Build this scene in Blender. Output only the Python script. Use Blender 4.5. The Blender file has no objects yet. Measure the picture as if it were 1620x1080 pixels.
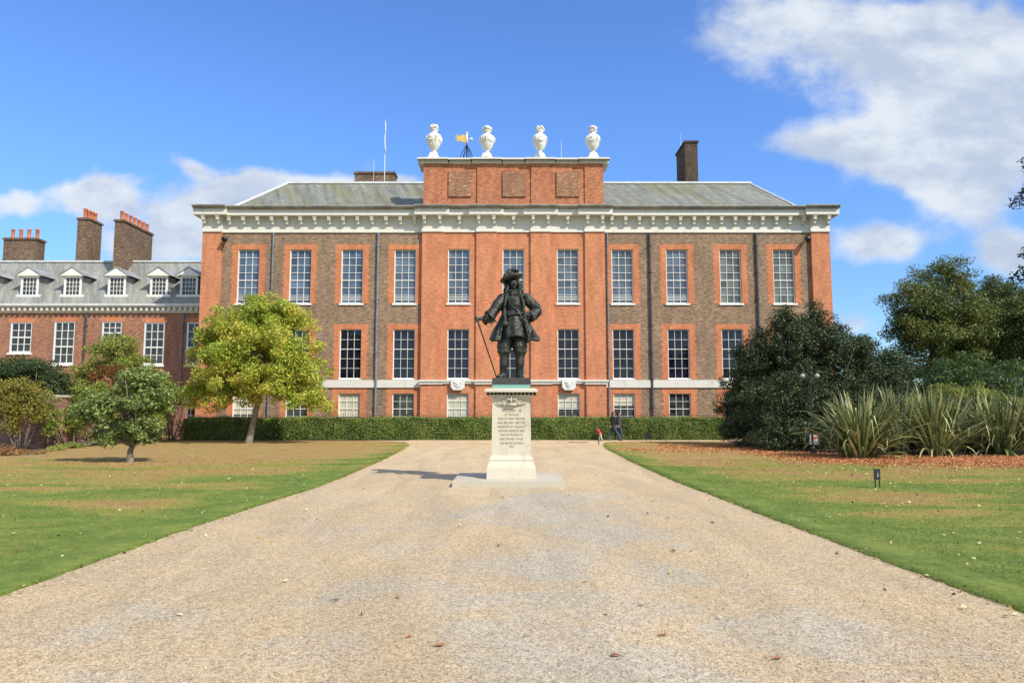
import bpy, bmesh, math, random
import numpy as np
from mathutils import Vector, Matrix

R = math.radians
random.seed(7)
rng = np.random.default_rng(11)
S = bpy.context.scene
col = S.collection

# ------------------------------------------------------------------ camera
F = 1130.0                      # focal length in photo pixels (1620 wide)
PITCH = math.atan(110.0 / F)
HCAM = 1.8
cd = bpy.data.cameras.new('camera'); cam = bpy.data.objects.new('camera', cd); col.objects.link(cam)
cd.sensor_fit = 'HORIZONTAL'; cd.sensor_width = 36; cd.lens = 36 * F / 1620
cd.clip_start = 0.1; cd.clip_end = 3000
cam.location = (0, 0, HCAM); cam.rotation_euler = (R(90) + PITCH, 0, 0)
S.camera = cam

# ------------------------------------------------------------------ sun, sky
SUN_EL, SUN_A = R(43), R(46)
sd = bpy.data.lights.new('sun', 'SUN'); sd.energy = 4.6; sd.angle = R(0.5); sd.color = (1.0, 0.935, 0.80)
sun = bpy.data.objects.new('sun', sd); col.objects.link(sun)
sdir = Vector((math.sin(SUN_A) * math.cos(SUN_EL), -math.cos(SUN_A) * math.cos(SUN_EL), math.sin(SUN_EL)))
sun.rotation_euler = sdir.to_track_quat('Z', 'Y').to_euler()
sun.location = sdir * 60
S.view_settings.view_transform = 'Standard'; S.view_settings.look = 'None'
S.view_settings.gamma = 1; S.view_settings.use_curve_mapping = False
S.view_settings.exposure = 0.16


class NT:
    """small helper to write node trees as expressions"""
    def __init__(s, tree):
        s.t = tree; s.n = tree.nodes; s.l = tree.links

    def new(s, typ, **kw):
        n = s.n.new(typ)
        for k, v in kw.items():
            setattr(n, k, v)
        return n

    def put(s, sock, v):
        if isinstance(v, bpy.types.NodeSocket):
            s.l.new(v, sock)
        elif v is not None:
            if hasattr(sock.default_value, '__len__') and not hasattr(v, '__len__'):
                v = (v,) * len(sock.default_value)
            if hasattr(v, '__len__') and len(v) == 3 and len(sock.default_value) == 4:
                v = (*v, 1)
            sock.default_value = v

    def m(s, op, a, b=None, c=None, clamp=False):
        n = s.new('ShaderNodeMath', operation=op); n.use_clamp = clamp
        s.put(n.inputs[0], a)
        if b is not None: s.put(n.inputs[1], b)
        if c is not None: s.put(n.inputs[2], c)
        return n.outputs[0]

    def mix(s, f, a, b, blend='MIX'):
        n = s.new('ShaderNodeMix', data_type='RGBA', blend_type=blend)
        s.put(n.inputs[0], f); s.put(n.inputs[6], a); s.put(n.inputs[7], b)
        return n.outputs[2]

    def noise(s, vec, scale, detail=3, rough=0.5, dist=0.0):
        n = s.new('ShaderNodeTexNoise')
        s.put(n.inputs['Vector'], vec); n.inputs['Scale'].default_value = scale
        n.inputs['Detail'].default_value = detail; n.inputs['Roughness'].default_value = rough
        n.inputs['Distortion'].default_value = dist
        return n.outputs[0]

    def ramp(s, f, lo, hi, a=0.0, b=1.0):
        n = s.new('ShaderNodeMapRange', interpolation_type='SMOOTHSTEP')
        s.put(n.inputs[0], f)
        for i, v in ((1, lo), (2, hi), (3, a), (4, b)): s.put(n.inputs[i], v)
        return n.outputs[0]

    def xyz(s, v):
        n = s.new('ShaderNodeSeparateXYZ'); s.put(n.inputs[0], v); return n.outputs

    def vec(s, x, y, z):
        n = s.new('ShaderNodeCombineXYZ')
        for i, v in enumerate((x, y, z)): s.put(n.inputs[i], v)
        return n.outputs[0]

    def scale(s, v, k):
        n = s.new('ShaderNodeVectorMath', operation='MULTIPLY'); s.put(n.inputs[0], v); s.put(n.inputs[1], k)
        return n.outputs[0]


# ---- world: Nishita sky with clouds laid over its directions
W = bpy.data.worlds.new('World'); S.world = W; W.use_nodes = True
w = NT(W.node_tree); w.n.clear()
sky = w.new('ShaderNodeTexSky', sky_type='NISHITA'); sky.sun_disc = False
sky.sun_elevation = SUN_EL; sky.sun_rotation = R(180) - SUN_A
sky.air_density = 1.0; sky.dust_density = 0.3; sky.ozone_density = 3.0; sky.altitude = 0
tc = w.new('ShaderNodeTexCoord').outputs['Generated']
dx, dy, dz = w.xyz(tc)[:3]
yy = w.m('MAXIMUM', dy, 0.08)
cs = w.m('DIVIDE', dx, yy); ct = w.m('DIVIDE', dz, yy)
base = w.vec(cs, ct, 0)
n1 = w.noise(w.scale(base, (1.0, 1.35, 1)), 7.5, 10, 0.55, 0.2)
n2 = w.noise(w.scale(base, (1.0, 1.2, 1)), 14.0, 9, 0.68, 0.5)
nn = w.m('ADD', w.m('MULTIPLY', w.m('SUBTRACT', n1, 0.5), 2.3), w.m('MULTIPLY', w.m('SUBTRACT', n2, 0.5), 0.7))
# (azimuth px, height px, half width, half height, turn, amount): cloud banks around the palace
BLOBS = [(1210, 50, 130, 70, 0, .55), (1530, 170, 130, 110, 0, .8), (1570, 100, 200, 190, 0, 1.6), (1330, 20, 250, 90, 10, 1.15), (1480, 200, 110, 60, 10, .9),
         (1285, 218, 130, 34, 0, 1.15), (1415, 240, 120, 46, 15, 1.3), (1510, 288, 95, 42, 28, 1.15),
         (1410, 380, 92, 42, 0, 1.9), (1605, 400, 60, 50, 0, 1.6), (1610, 270, 90, 90, 0, .8), (1365, 515, 80, 30, 0, .85),
         (10, 312, 62, 38, 0, 1.05), (140, 306, 75, 36, 0, 1.3), (300, 350, 150, 66, 0, 1.4),
         (375, 300, 76, 52, 0, 1.45), (455, 302, 90, 44, 0, 1.15), (285, 252, 52, 24, 25, .85),
         (540, 297, 90, 30, 0, .9), (230, 390, 150, 40, 0, .55), (640, 280, 40, 22, 0, .8),
         (-250, 330, 200, 60, 0, 1.2), (1900, 330, 180, 120, 0, 1.2)]
acc = None
for (u, v, ru, rv, rot, amp) in BLOBS:
    a0, b0 = (u - 810) / F, (650 - v) / F
    c_, s_ = math.cos(R(-rot)), math.sin(R(-rot))
    p = w.m('SUBTRACT', cs, a0); q = w.m('SUBTRACT', ct, b0)
    e1 = w.m('DIVIDE', w.m('ADD', w.m('MULTIPLY', p, c_), w.m('MULTIPLY', q, s_)), ru / F)
    e2 = w.m('DIVIDE', w.m('SUBTRACT', w.m('MULTIPLY', q, c_), w.m('MULTIPLY', p, s_)), rv / F)
    d = w.m('ADD', w.m('MULTIPLY', e1, e1), w.m('MULTIPLY', e2, e2))
    k = w.m('MULTIPLY', w.m('EXPONENT', w.m('MULTIPLY', d, -1.35)), amp)
    acc = k if acc is None else w.m('ADD', acc, k)
dens = w.ramp(w.m('ADD', acc, nn), 0.40, w.ramp(cs, -0.1, 0.3, 1.0, 1.3))
dens = w.m('MULTIPLY', dens, w.ramp(dy, 0.1, 0.25))
back = w.m('MULTIPLY', w.ramp(w.noise(tc, 2.2, 5, 0.55, 0.2), 0.40, 0.58), w.m('SUBTRACT', 1.0, w.ramp(dy, 0.1, 0.25)))  # unseen clouds behind the camera, added to whiten ambient light and reflections
dens = w.m('MULTIPLY', w.m('ADD', dens, back, clamp=True), 0.95)
shade = w.ramp(w.m('ADD', w.noise(w.scale(base, (1, 1.8, 1)), 6.0, 7, 0.6), w.m('MULTIPLY', acc, -0.05)), 0.30, 0.58)
cloudc = w.mix(shade, (5.6, 6.5, 8.1), (8.6, 9.2, 9.8))
hs = w.new('ShaderNodeHueSaturation'); hs.inputs['Hue'].default_value = 0.512; hs.inputs['Saturation'].default_value = 1.12
hs.inputs['Value'].default_value = 1.95
w.put(hs.inputs['Color'], sky.outputs[0])
skyc = w.mix(1.0, hs.outputs[0], w.mix(w.ramp(dz, 0.0, 0.42), (0.62, 0.80, 0.95), (0.92, 1.17, 1.33)), 'MULTIPLY')
bg = w.new('ShaderNodeBackground'); w.put(bg.inputs['Color'], w.mix(dens, skyc, cloudc)); bg.inputs['Strength'].default_value = 0.085
out = w.new('ShaderNodeOutputWorld'); w.l.new(bg.outputs[0], out.inputs[0])


# ------------------------------------------------------------------ measuring helpers (photo px -> place)
def zat(v, Y):
    return HCAM + Y * math.tan(PITCH + math.atan((540 - v) / F))

def xat(u, v, Y):
    up = (540 - v) / F
    return (u - 810) / F * Y / (math.cos(PITCH) - up * math.sin(PITCH))

def gnd(u, v, z=0.0):
    up = (540 - v) / F
    a = math.cos(PITCH) - up * math.sin(PITCH); b = math.sin(PITCH) + up * math.cos(PITCH)
    Y = (z - HCAM) * a / b
    return xat(u, v, Y), Y


# ------------------------------------------------------------------ materials
def new_mat(name):
    m = bpy.data.materials.new(name); m.use_nodes = True
    t = NT(m.node_tree); t.n.clear()
    o = t.new('ShaderNodeOutputMaterial'); p = t.new('ShaderNodeBsdfPrincipled')
    t.l.new(p.outputs[0], o.inputs[0])
    return m, t, p, o

def bump(t, p, h, strength=0.3, dist=0.01):
    b = t.new('ShaderNodeBump'); b.inputs['Strength'].default_value = strength; b.inputs['Distance'].default_value = dist
    t.put(b.inputs['Height'], h); t.l.new(b.outputs[0], p.inputs['Normal'])

def pos(t):
    return t.new('ShaderNodeNewGeometry').outputs['Position']

def mat_plain(name, c, rough=0.6, metal=0.0, var=0.12, scale=3.0, spec=0.5):
    m, t, p, o = new_mat(name)
    n = t.noise(pos(t), scale, 5, 0.6)
    k = t.ramp(n, 0.3, 0.7, 1 - var, 1 + var)
    t.put(p.inputs['Base Color'], t.mix(1.0, c, t.vec(k, k, k), 'MULTIPLY'))
    p.inputs['Roughness'].default_value = rough; p.inputs['Metallic'].default_value = metal
    p.inputs['Specular IOR Level'].default_value = spec
    return m

def mat_brick(name, c1, c2, c3, mortar, grime=(0.3, 0.26, 0.22), gk=0.3, rowh=0.075, bw=0.225, fleck=0.62):
    m, t, p, o = new_mat(name)
    P = pos(t); x, y, z = t.xyz(P)[:3]
    vec = t.vec(t.m('ADD', x, y), z, 0)
    b = t.new('ShaderNodeTexBrick'); t.put(b.inputs['Vector'], vec)
    b.inputs['Scale'].default_value = 1; b.inputs['Brick Width'].default_value = bw; b.inputs['Row Height'].default_value = rowh
    b.inputs['Mortar Size'].default_value = 0.008; b.inputs['Mortar Smooth'].default_value = 0.2; b.inputs['Bias'].default_value = 0
    t.put(b.inputs['Color1'], c1); t.put(b.inputs['Color2'], c2); t.put(b.inputs['Mortar'], mortar)
    # odd bricks, in runs one course high
    n = t.noise(t.vec(t.m('MULTIPLY', t.m('ADD', x, y), 2.3), t.m('MULTIPLY', z, 9.0), 0), 1.0, 4, 0.7)
    cc = t.mix(t.ramp(n, 0.53, 0.68), b.outputs[0], c3)
    big = t.noise(P, 0.45, 5, 0.6)
    cc = t.mix(t.ramp(big, 0.35, 0.7, 0, gk), cc, grime)
    st = t.noise(t.vec(t.m('MULTIPLY', t.m('ADD', x, y), 1.6), t.m('MULTIPLY', z, 0.5), 0), 1.0, 5, 0.65)
    kk = t.ramp(st, 0.3, 0.75, 1.12, 0.80)
    fl_ = t.noise(t.vec(t.m('MULTIPLY', t.m('ADD', x, y), 3.1), t.m('MULTIPLY', z, 11.0), 4.0), 1.0, 5, 0.75)
    kk = t.m('MULTIPLY', kk, t.ramp(fl_, 0.36, 0.62, fleck, 1.08))
    cc = t.mix(1.0, cc, t.vec(kk, kk, kk), 'MULTIPLY')
    t.put(p.inputs['Base Color'], cc); p.inputs['Roughness'].default_value = 0.9
    p.inputs['Specular IOR Level'].default_value = 0.2
    bump(t, p, b.outputs[1], -0.5, 0.01)
    return m

M = {}
M['orange_brick'] = mat_brick('orange_brick', (0.62, 0.215, 0.105), (0.49, 0.16, 0.08), (0.70, 0.31, 0.17), (0.62, 0.34, 0.21), (0.56, 0.26, 0.13), 0.5, fleck=0.78)
M['rubbed_brick'] = mat_brick('rubbed_brick', (0.62, 0.21, 0.095), (0.52, 0.17, 0.078), (0.70, 0.30, 0.13), (0.6, 0.3, 0.17), (0.5, 0.2, 0.1), 0.3, fleck=0.8)
M['attic_brick'] = mat_brick('attic_brick', (0.60, 0.205, 0.095), (0.42, 0.14, 0.07), (0.74, 0.40, 0.24), (0.5, 0.28, 0.18), (0.38, 0.165, 0.09), 0.55)
M['panel_brick'] = mat_brick('panel_brick', (0.42, 0.19, 0.10), (0.26, 0.125, 0.075), (0.74, 0.52, 0.36), (0.4, 0.27, 0.18), (0.28, 0.15, 0.1), 0.5)
M['brown_brick'] = mat_brick('brown_brick', (0.39, 0.24, 0.155), (0.22, 0.14, 0.098), (0.50, 0.37, 0.24), (0.38, 0.3, 0.2), (0.24, 0.17, 0.115), 0.45, fleck=0.58)
M['wing_brick'] = mat_brick('wing_brick', (0.44, 0.175, 0.105), (0.28, 0.115, 0.075), (0.5, 0.30, 0.19), (0.42, 0.28, 0.2), (0.34, 0.19, 0.12), 0.45)
M['dark_stack'] = mat_brick('dark_stack_brick', (0.13, 0.085, 0.06), (0.06, 0.042, 0.035), (0.2, 0.15, 0.1), (0.12, 0.09, 0.07), (0.06, 0.045, 0.035), 0.5)
M['garden_brick'] = mat_brick('garden_brick', (0.36, 0.15, 0.10), (0.26, 0.11, 0.08), (0.42, 0.28, 0.2), (0.4, 0.3, 0.24), (0.22, 0.16, 0.11), 0.45)
M['stack_brick'] = mat_brick('stack_brick', (0.30, 0.19, 0.12), (0.12, 0.08, 0.06), (0.42, 0.3, 0.19), (0.22, 0.16, 0.12), (0.09, 0.065, 0.05), 0.5)

def mat_stone(name, c, dirt, var=0.5, rough=0.75):
    m, t, p, o = new_mat(name)
    P = pos(t); x, y, z = t.xyz(P)[:3]
    n = t.noise(t.vec(t.m('MULTIPLY', x, 2.0), t.m('MULTIPLY', y, 2.0), t.m('MULTIPLY', z, 0.8)), 1.5, 6, 0.65)
    n2 = t.noise(P, 14, 4, 0.6)
    f = t.m('MULTIPLY', t.ramp(t.m('ADD', n, t.m('MULTIPLY', t.m('SUBTRACT', n2, 0.5), 0.3)), 0.5, 0.82), var)
    t.put(p.inputs['Base Color'], t.mix(f, c, dirt)); p.inputs['Roughness'].default_value = rough
    bump(t, p, n2, 0.15, 0.01)
    return m
M['white_trim'] = mat_stone('white_painted_trim', (0.68, 0.655, 0.59), (0.38, 0.36, 0.31), 0.6, 0.6)
M['white_paint'] = mat_stone('white_window_paint', (0.80, 0.79, 0.74), (0.6, 0.58, 0.52), 0.2, 0.5)
M['urn_stone'] = mat_stone('urn_stone', (0.74, 0.73, 0.68), (0.35, 0.34, 0.31), 0.6)
M['portland'] = mat_stone('portland_stone', (0.60, 0.555, 0.44), (0.38, 0.32, 0.21), 0.8)
M['letter'] = mat_plain('cut_letters', (0.24, 0.20, 0.14), 0.9)
M['slab'] = mat_stone('step_stone', (0.50, 0.455, 0.36), (0.34, 0.30, 0.22), 0.6)
M['iron'] = mat_plain('black_iron', (0.018, 0.018, 0.02), 0.45)
M['lead_pipe'] = mat_plain('grey_pipe', (0.17, 0.19, 0.22), 0.55, 0, 0.25)
M['dark_pipe'] = mat_plain('dark_pipe', (0.05, 0.055, 0.07), 0.55, 0, 0.25)
M['lead'] = mat_plain('lead_sheet', (0.30, 0.31, 0.32), 0.5, 0, 0.3, 1.2)
M['gutter_lead'] = mat_plain('gutter_lead_and_shade', (0.30, 0.295, 0.27), 0.6, 0, 0.3, 1.2)  # lead grey that also carries the shade under the cornice flare
M['white_lead'] = mat_plain('pale_lead', (0.62, 0.63, 0.62), 0.5, 0, 0.12, 1.5)
M['terracotta'] = mat_plain('terracotta', (0.50, 0.15, 0.07), 0.8, 0, 0.3, 2)
M['gold'] = mat_plain('gilding', (0.80, 0.50, 0.14), 0.35, 0.2, 0.1)
M['off_white'] = mat_plain('off_white_metal', (0.7, 0.72, 0.72), 0.5)

def mat_slate(name, c1, c2, moss, mk):
    m, t, p, o = new_mat(name)
    P = pos(t); x, y, z = t.xyz(P)[:3]
    b = t.new('ShaderNodeTexBrick'); t.put(b.inputs['Vector'], t.vec(t.m('ADD', x, t.m('MULTIPLY', y, 0.001)), t.m('MULTIPLY', z, 1.6), 0))
    b.inputs['Scale'].default_value = 1; b.inputs['Brick Width'].default_value = 0.3; b.inputs['Row Height'].default_value = 0.24
    b.inputs['Mortar Size'].default_value = 0.012
    t.put(b.inputs['Color1'], c1); t.put(b.inputs['Color2'], c2); t.put(b.inputs['Mortar'], tuple(v * 0.55 for v in c2))
    n = t.noise(t.vec(t.m('ADD', x, t.m('MULTIPLY', z, 0.8)), t.m('MULTIPLY', z, 0.6), 0), 0.5, 6, 0.65)
    c = t.mix(t.ramp(n, 0.4, 0.65, 0, mk), b.outputs[0], moss)
    st = t.noise(t.vec(t.m('ADD', t.m('MULTIPLY', x, 2.2), t.m('MULTIPLY', z, 1.3)), t.m('MULTIPLY', z, 0.35), 0), 1.0, 5, 0.7)
    k = t.ramp(st, 0.3, 0.7, 0.72, 1.3)
    c = t.mix(1.0, c, t.vec(k, k, k), 'MULTIPLY')
    t.put(p.inputs['Base Color'], c); p.inputs['Roughness'].default_value = 0.62
    bump(t, p, b.outputs[1], -0.5, 0.012)
    return m
M['slate'] = mat_slate('mossy_slate', (0.245, 0.25, 0.215), (0.175, 0.18, 0.155), (0.17, 0.165, 0.09), 0.9)
M['wing_slate'] = mat_slate('grey_slate', (0.29, 0.295, 0.275), (0.225, 0.23, 0.215), (0.25, 0.25, 0.20), 0.6)

def mat_glass(name, c, rough=0.04, spec=0.5, k=0.8):
    m, t, p, o = new_mat(name)
    P = pos(t); n = t.noise(P, 0.9, 3, 0.5)
    x, y, z = t.xyz(P)[:3]
    wn = t.new('ShaderNodeTexWhiteNoise', noise_dimensions='2D')
    t.put(wn.inputs['Vector'], t.vec(t.m('FLOOR', t.m('MULTIPLY', x, 1.9)), t.m('FLOOR', t.m('MULTIPLY', z, 1.8)), 0))
    f = t.m('ADD', t.m('MULTIPLY', t.m('SUBTRACT', wn.outputs[0], 0.5), k), t.ramp(n, 0.3, 0.7, 0.75, 1.25))
    t.put(p.inputs['Base Color'], t.mix(1.0, c, t.vec(f, f, f), 'MULTIPLY'))
    p.inputs['Roughness'].default_value = rough; p.inputs['Specular IOR Level'].default_value = spec
    bump(t, p, t.noise(P, 2.5, 2, 0.5), 0.05, 0.05)
    return m
M['glass_blue'] = mat_glass('painted_sky_glass', (0.085, 0.12, 0.165), 0.05, 0.8)  # blue base colour holds the sky's reflection over pale blinds
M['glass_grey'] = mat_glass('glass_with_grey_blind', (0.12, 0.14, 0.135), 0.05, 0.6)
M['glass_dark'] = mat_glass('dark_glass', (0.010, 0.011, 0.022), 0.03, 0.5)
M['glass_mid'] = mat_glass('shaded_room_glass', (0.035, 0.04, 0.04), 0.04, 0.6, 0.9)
M['blind'] = mat_plain('cream_blind', (0.52, 0.50, 0.40), 0.8, 0, 0.08)
M['bronze'] = None
def mat_bronze():
    m, t, p, o = new_mat('dark_bronze')
    P = pos(t)
    n = t.noise(P, 5, 6, 0.6)
    c = t.mix(t.ramp(n, 0.35, 0.75), (0.015, 0.016, 0.014), (0.085, 0.092, 0.076))
    t.put(p.inputs['Base Color'], c); p.inputs['Metallic'].default_value = 0.35
    t.put(p.inputs['Roughness'], t.ramp(n, 0.3, 0.7, 0.42, 0.62))
    bump(t, p, t.noise(P, 26, 4, 0.6), 0.5, 0.012)
    return m
M['bronze'] = mat_bronze()
M['verdigris'] = mat_stone('verdigris_stain', (0.20, 0.40, 0.35), (0.32, 0.44, 0.33), 0.8)
M['bronze_plinth'] = mat_plain('bronze_plinth', (0.05, 0.048, 0.042), 0.55, 0.2, 0.3)
M['cane'] = mat_plain('brown_cane', (0.055, 0.03, 0.02), 0.5)

def lawn_colour(t, P):
    x, y, z = t.xyz(P)[:3]
    n = t.noise(t.vec(t.m('MULTIPLY', x, 0.20), t.m('MULTIPLY', y, 0.50), 0), 1.0, 5, 0.6, 0.5)
    n2 = t.noise(P, 1.3, 4, 0.6)
    ed = t.m('SUBTRACT', t.m('ABSOLUTE', t.m('ADD', x, 0.25)), 4.65)            # distance from the gravel
    edge = t.m('MULTIPLY', t.ramp(ed, 0.1, 2.2, 0.26, 0.0), t.ramp(t.noise(P, 0.55, 4, 0.65), 0.32, 0.6, 0.25, 1.15))
    far = t.m('ADD', t.ramp(y, 8, 34, 0.09, -0.19), t.ramp(x, 2, 8, 0.0, 0.035))
    g = t.m('ADD', t.m('ADD', n, t.m('MULTIPLY', t.m('SUBTRACT', n2, 0.5), 0.20)), t.m('ADD', edge, far))
    green = t.ramp(g, 0.45, 0.62)
    dry = t.mix(t.ramp(n2, 0.3, 0.7), (0.33, 0.205, 0.085), (0.38, 0.27, 0.10))
    grn = t.mix(t.ramp(n2, 0.35, 0.65), (0.13, 0.19, 0.04), (0.195, 0.24, 0.055))
    mid = t.mix(t.ramp(g, 0.36, 0.52), dry, (0.29, 0.26, 0.065))
    c = t.mix(green, mid, grn)
    f = t.ramp(t.m('ADD', t.m('MULTIPLY', t.noise(P, 45, 3, 0.7), 0.6), t.m('MULTIPLY', t.noise(P, 6, 5, 0.7), 0.4)), 0.35, 0.65, 0.68, 1.25)
    return t.mix(1.0, c, t.vec(f, f, f), 'MULTIPLY')

def mat_lawn():
    m, t, p, o = new_mat('lawn'); P = pos(t)
    t.put(p.inputs['Base Color'], lawn_colour(t, P)); p.inputs['Roughness'].default_value = 0.95
    p.inputs['Specular IOR Level'].default_value = 0.1
    bump(t, p, t.noise(P, 60, 4, 0.7), 0.6, 0.02)
    return m
M['lawn'] = mat_lawn()
def mat_blade():
    m, t, p, o = new_mat('grass_blade'); P = pos(t)
    rnd = t.new('ShaderNodeNewGeometry').outputs['Random Per Island']
    f = t.m('ADD', 0.8, t.m('MULTIPLY', rnd, 0.55))
    t.put(p.inputs['Base Color'], t.mix(1.0, lawn_colour(t, P), t.vec(f, f, f), 'MULTIPLY'))
    p.inputs['Roughness'].default_value = 0.8; p.inputs['Specular IOR Level'].default_value = 0.15
    return m
M['blade'] = mat_blade()

def mat_gravel():
    m, t, p, o = new_mat('gravel'); P = pos(t); x, y, z = t.xyz(P)[:3]
    big = t.noise(t.vec(t.m('MULTIPLY', x, 0.55), t.m('MULTIPLY', y, 0.6), 0), 0.9, 6, 0.6, 0.5)
    edge = t.ramp(t.m('ABSOLUTE', t.m('ADD', x, 0.3)), 2.5, 4.8, 0.0, -0.16)
    gx = t.ramp(t.m('ABSOLUTE', t.m('SUBTRACT', x, 0.8)), 0.0, 2.6, 0.10, -0.03)
    far = t.ramp(y, 14, 22, 0.0, -0.2)
    g = t.m('ADD', t.m('ADD', big, edge), t.m('ADD', far, gx))
    patch = t.ramp(t.m('ADD', g, t.m('MULTIPLY', t.m('SUBTRACT', t.noise(P, 3.0, 5, 0.7), 0.5), 0.22)), 0.46, 0.66)
    tan = t.mix(t.ramp(t.noise(P, 0.8, 4, 0.6), 0.3, 0.7), (0.515, 0.385, 0.235), (0.47, 0.365, 0.24))
    c = t.mix(t.m('MULTIPLY', patch, 0.8), tan, (0.43, 0.385, 0.305))
    v = t.new('ShaderNodeTexVoronoi'); t.put(v.inputs['Vector'], P); v.inputs['Scale'].default_value = 75
    st = t.xyz(v.outputs['Color'])[0]
    v2 = t.new('ShaderNodeTexVoronoi'); t.put(v2.inputs['Vector'], P); v2.inputs['Scale'].default_value = 30
    st2 = t.xyz(v2.outputs['Color'])[1]
    f = t.m('ADD', t.ramp(st, 0.0, 1.0, 0.70, 1.24), t.ramp(st2, 0.0, 1.0, -0.13, 0.13))
    c = t.mix(1.0, c, t.vec(f, f, f), 'MULTIPLY')
    kf = t.ramp(y, 11, 26, 1.0, 1.13)
    c = t.mix(1.0, c, t.vec(kf, kf, t.m('MULTIPLY', kf, 0.98)), 'MULTIPLY')
    trk = t.noise(t.vec(t.m('MULTIPLY', x, 1.3), t.m('MULTIPLY', y, 0.22), 7.0), 1.0, 5, 0.6, 0.6)
    kt = t.ramp(trk, 0.3, 0.7, 0.90, 1.09)
    c = t.mix(1.0, c, t.vec(kt, kt, kt), 'MULTIPLY')
    dk = t.noise(P, 9, 4, 0.75)
    c = t.mix(t.ramp(dk, 0.56, 0.8, 0, 0.5), c, (0.27, 0.205, 0.125))
    t.put(p.inputs['Base Color'], c); p.inputs['Roughness'].default_value = 0.95
    p.inputs['Specular IOR Level'].default_value = 0.15
    bump(t, p, v.outputs['Distance'], -0.5, 0.012)
    return m
M['gravel'] = mat_gravel()
def mat_pebble():
    m, t, p, o = new_mat('pebbles')
    rnd = t.new('ShaderNodeNewGeometry').outputs['Random Per Island']
    c = t.mix(t.ramp(rnd, 0.0, 0.85), (0.24, 0.18, 0.12), (0.70, 0.57, 0.40))
    t.put(p.inputs['Base Color'], c); p.inputs['Roughness'].default_value = 0.85
    return m
M['pebble'] = mat_pebble()
M['earth'] = mat_plain('bare_earth', (0.06, 0.04, 0.027), 0.95, 0, 0.4, 4)
M['bark'] = mat_plain('grey_bark', (0.20, 0.165, 0.12), 0.9, 0, 0.4, 9)
M['dark_bark'] = mat_plain('dark_bark', (0.07, 0.055, 0.04), 0.9, 0, 0.4, 9)

def mat_leaf(name, cols, nscale=0.6, rough=0.5, trans=0.25, var=0.55, spec=0.35):
    """cols: dark, mid, light leaf colours; patches of each follow a noise through the crown, each leaf differs"""
    m, t, p, o = new_mat(name)
    P = pos(t); rnd = t.new('ShaderNodeNewGeometry').outputs['Random Per Island']
    n = t.m('ADD', t.noise(P, nscale, 4, 0.6), t.m('MULTIPLY', t.m('SUBTRACT', rnd, 0.5), var))
    c = t.mix(t.ramp(n, 0.28, 0.5), cols[0], cols[1])
    c = t.mix(t.ramp(n, 0.52, 0.76), c, cols[2])
    t.put(p.inputs['Base Color'], c); p.inputs['Roughness'].default_value = rough
    p.inputs['Specular IOR Level'].default_value = spec
    tr = t.new('ShaderNodeBsdfTranslucent'); t.put(tr.inputs['Color'], t.mix(0.5, c, cols[2]))
    mx = t.new('ShaderNodeMixShader'); mx.inputs[0].default_value = trans
    t.l.new(p.outputs[0], mx.inputs[1]); t.l.new(tr.outputs[0], mx.inputs[2]); t.l.new(mx.outputs[0], o.inputs[0])
    return m
M['leaf_maple'] = mat_leaf('maple_leaf', [(0.20, 0.32, 0.035), (0.43, 0.50, 0.07), (0.68, 0.53, 0.10)], 0.75, 0.5, 0.3, 0.32)
M['leaf_magnolia'] = mat_leaf('magnolia_leaf', [(0.085, 0.135, 0.035), (0.20, 0.27, 0.075), (0.40, 0.45, 0.14)], 0.9, 0.6)
M['leaf_light'] = mat_leaf('light_leaf', [(0.14, 0.21, 0.035), (0.25, 0.32, 0.055), (0.40, 0.36, 0.08)], 0.8)
M['leaf_dark'] = mat_leaf('dark_leaf', [(0.03, 0.055, 0.02), (0.055, 0.095, 0.03), (0.11, 0.14, 0.04)], 0.7)
M['leaf_yellow'] = mat_leaf('yellow_leaf', [(0.15, 0.16, 0.03), (0.28, 0.27, 0.045), (0.40, 0.30, 0.06)], 1.0)
M['leaf_red'] = mat_leaf('red_leaf', [(0.10, 0.05, 0.02), (0.22, 0.08, 0.03), (0.3, 0.16, 0.04)], 1.0)
M['leaf_dry'] = mat_leaf('dry_leaf', [(0.18, 0.12, 0.04), (0.34, 0.20, 0.07), (0.45, 0.22, 0.10)], 1.5)
M['leaf_hedge'] = mat_leaf('hedge_leaf', [(0.09, 0.15, 0.03), (0.17, 0.25, 0.055), (0.31, 0.37, 0.09)], 0.9, 0.55)
M['leaf_holly'] = mat_leaf('holly_leaf', [(0.022, 0.038, 0.014), (0.042, 0.068, 0.024), (0.10, 0.13, 0.05)], 0.9, 0.5, 0.08, 0.55, 0.35)
M['leaf_back'] = mat_leaf('park_tree_leaf', [(0.05, 0.09, 0.022), (0.11, 0.17, 0.04), (0.27, 0.25, 0.06)], 0.28, 0.5, 0.2, 0.35)
M['leaf_back2'] = mat_leaf('park_tree_leaf_green', [(0.045, 0.07, 0.024), (0.085, 0.12, 0.035), (0.18, 0.19, 0.05)], 0.3, 0.5, 0.2, 0.35)
M['leaf_bright'] = mat_leaf('bright_shrub_leaf', [(0.03, 0.06, 0.018), (0.06, 0.115, 0.028), (0.15, 0.21, 0.05)], 0.5)
M['leaf_copper'] = mat_leaf('copper_leaf', [(0.03, 0.018, 0.02), (0.06, 0.03, 0.03), (0.06, 0.09, 0.03)], 0.8)
M['sword'] = mat_leaf('sword_leaf', [(0.045, 0.075, 0.018), (0.14, 0.175, 0.045), (0.44, 0.44, 0.19)], 0.5, 0.4, 0.15, 1.1, 0.5)
M['litter'] = mat_leaf('leaf_litter', [(0.36, 0.13, 0.05), (0.60, 0.21, 0.08), (0.70, 0.38, 0.16)], 2.0, 0.7, 0.1, 0.9)
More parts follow.
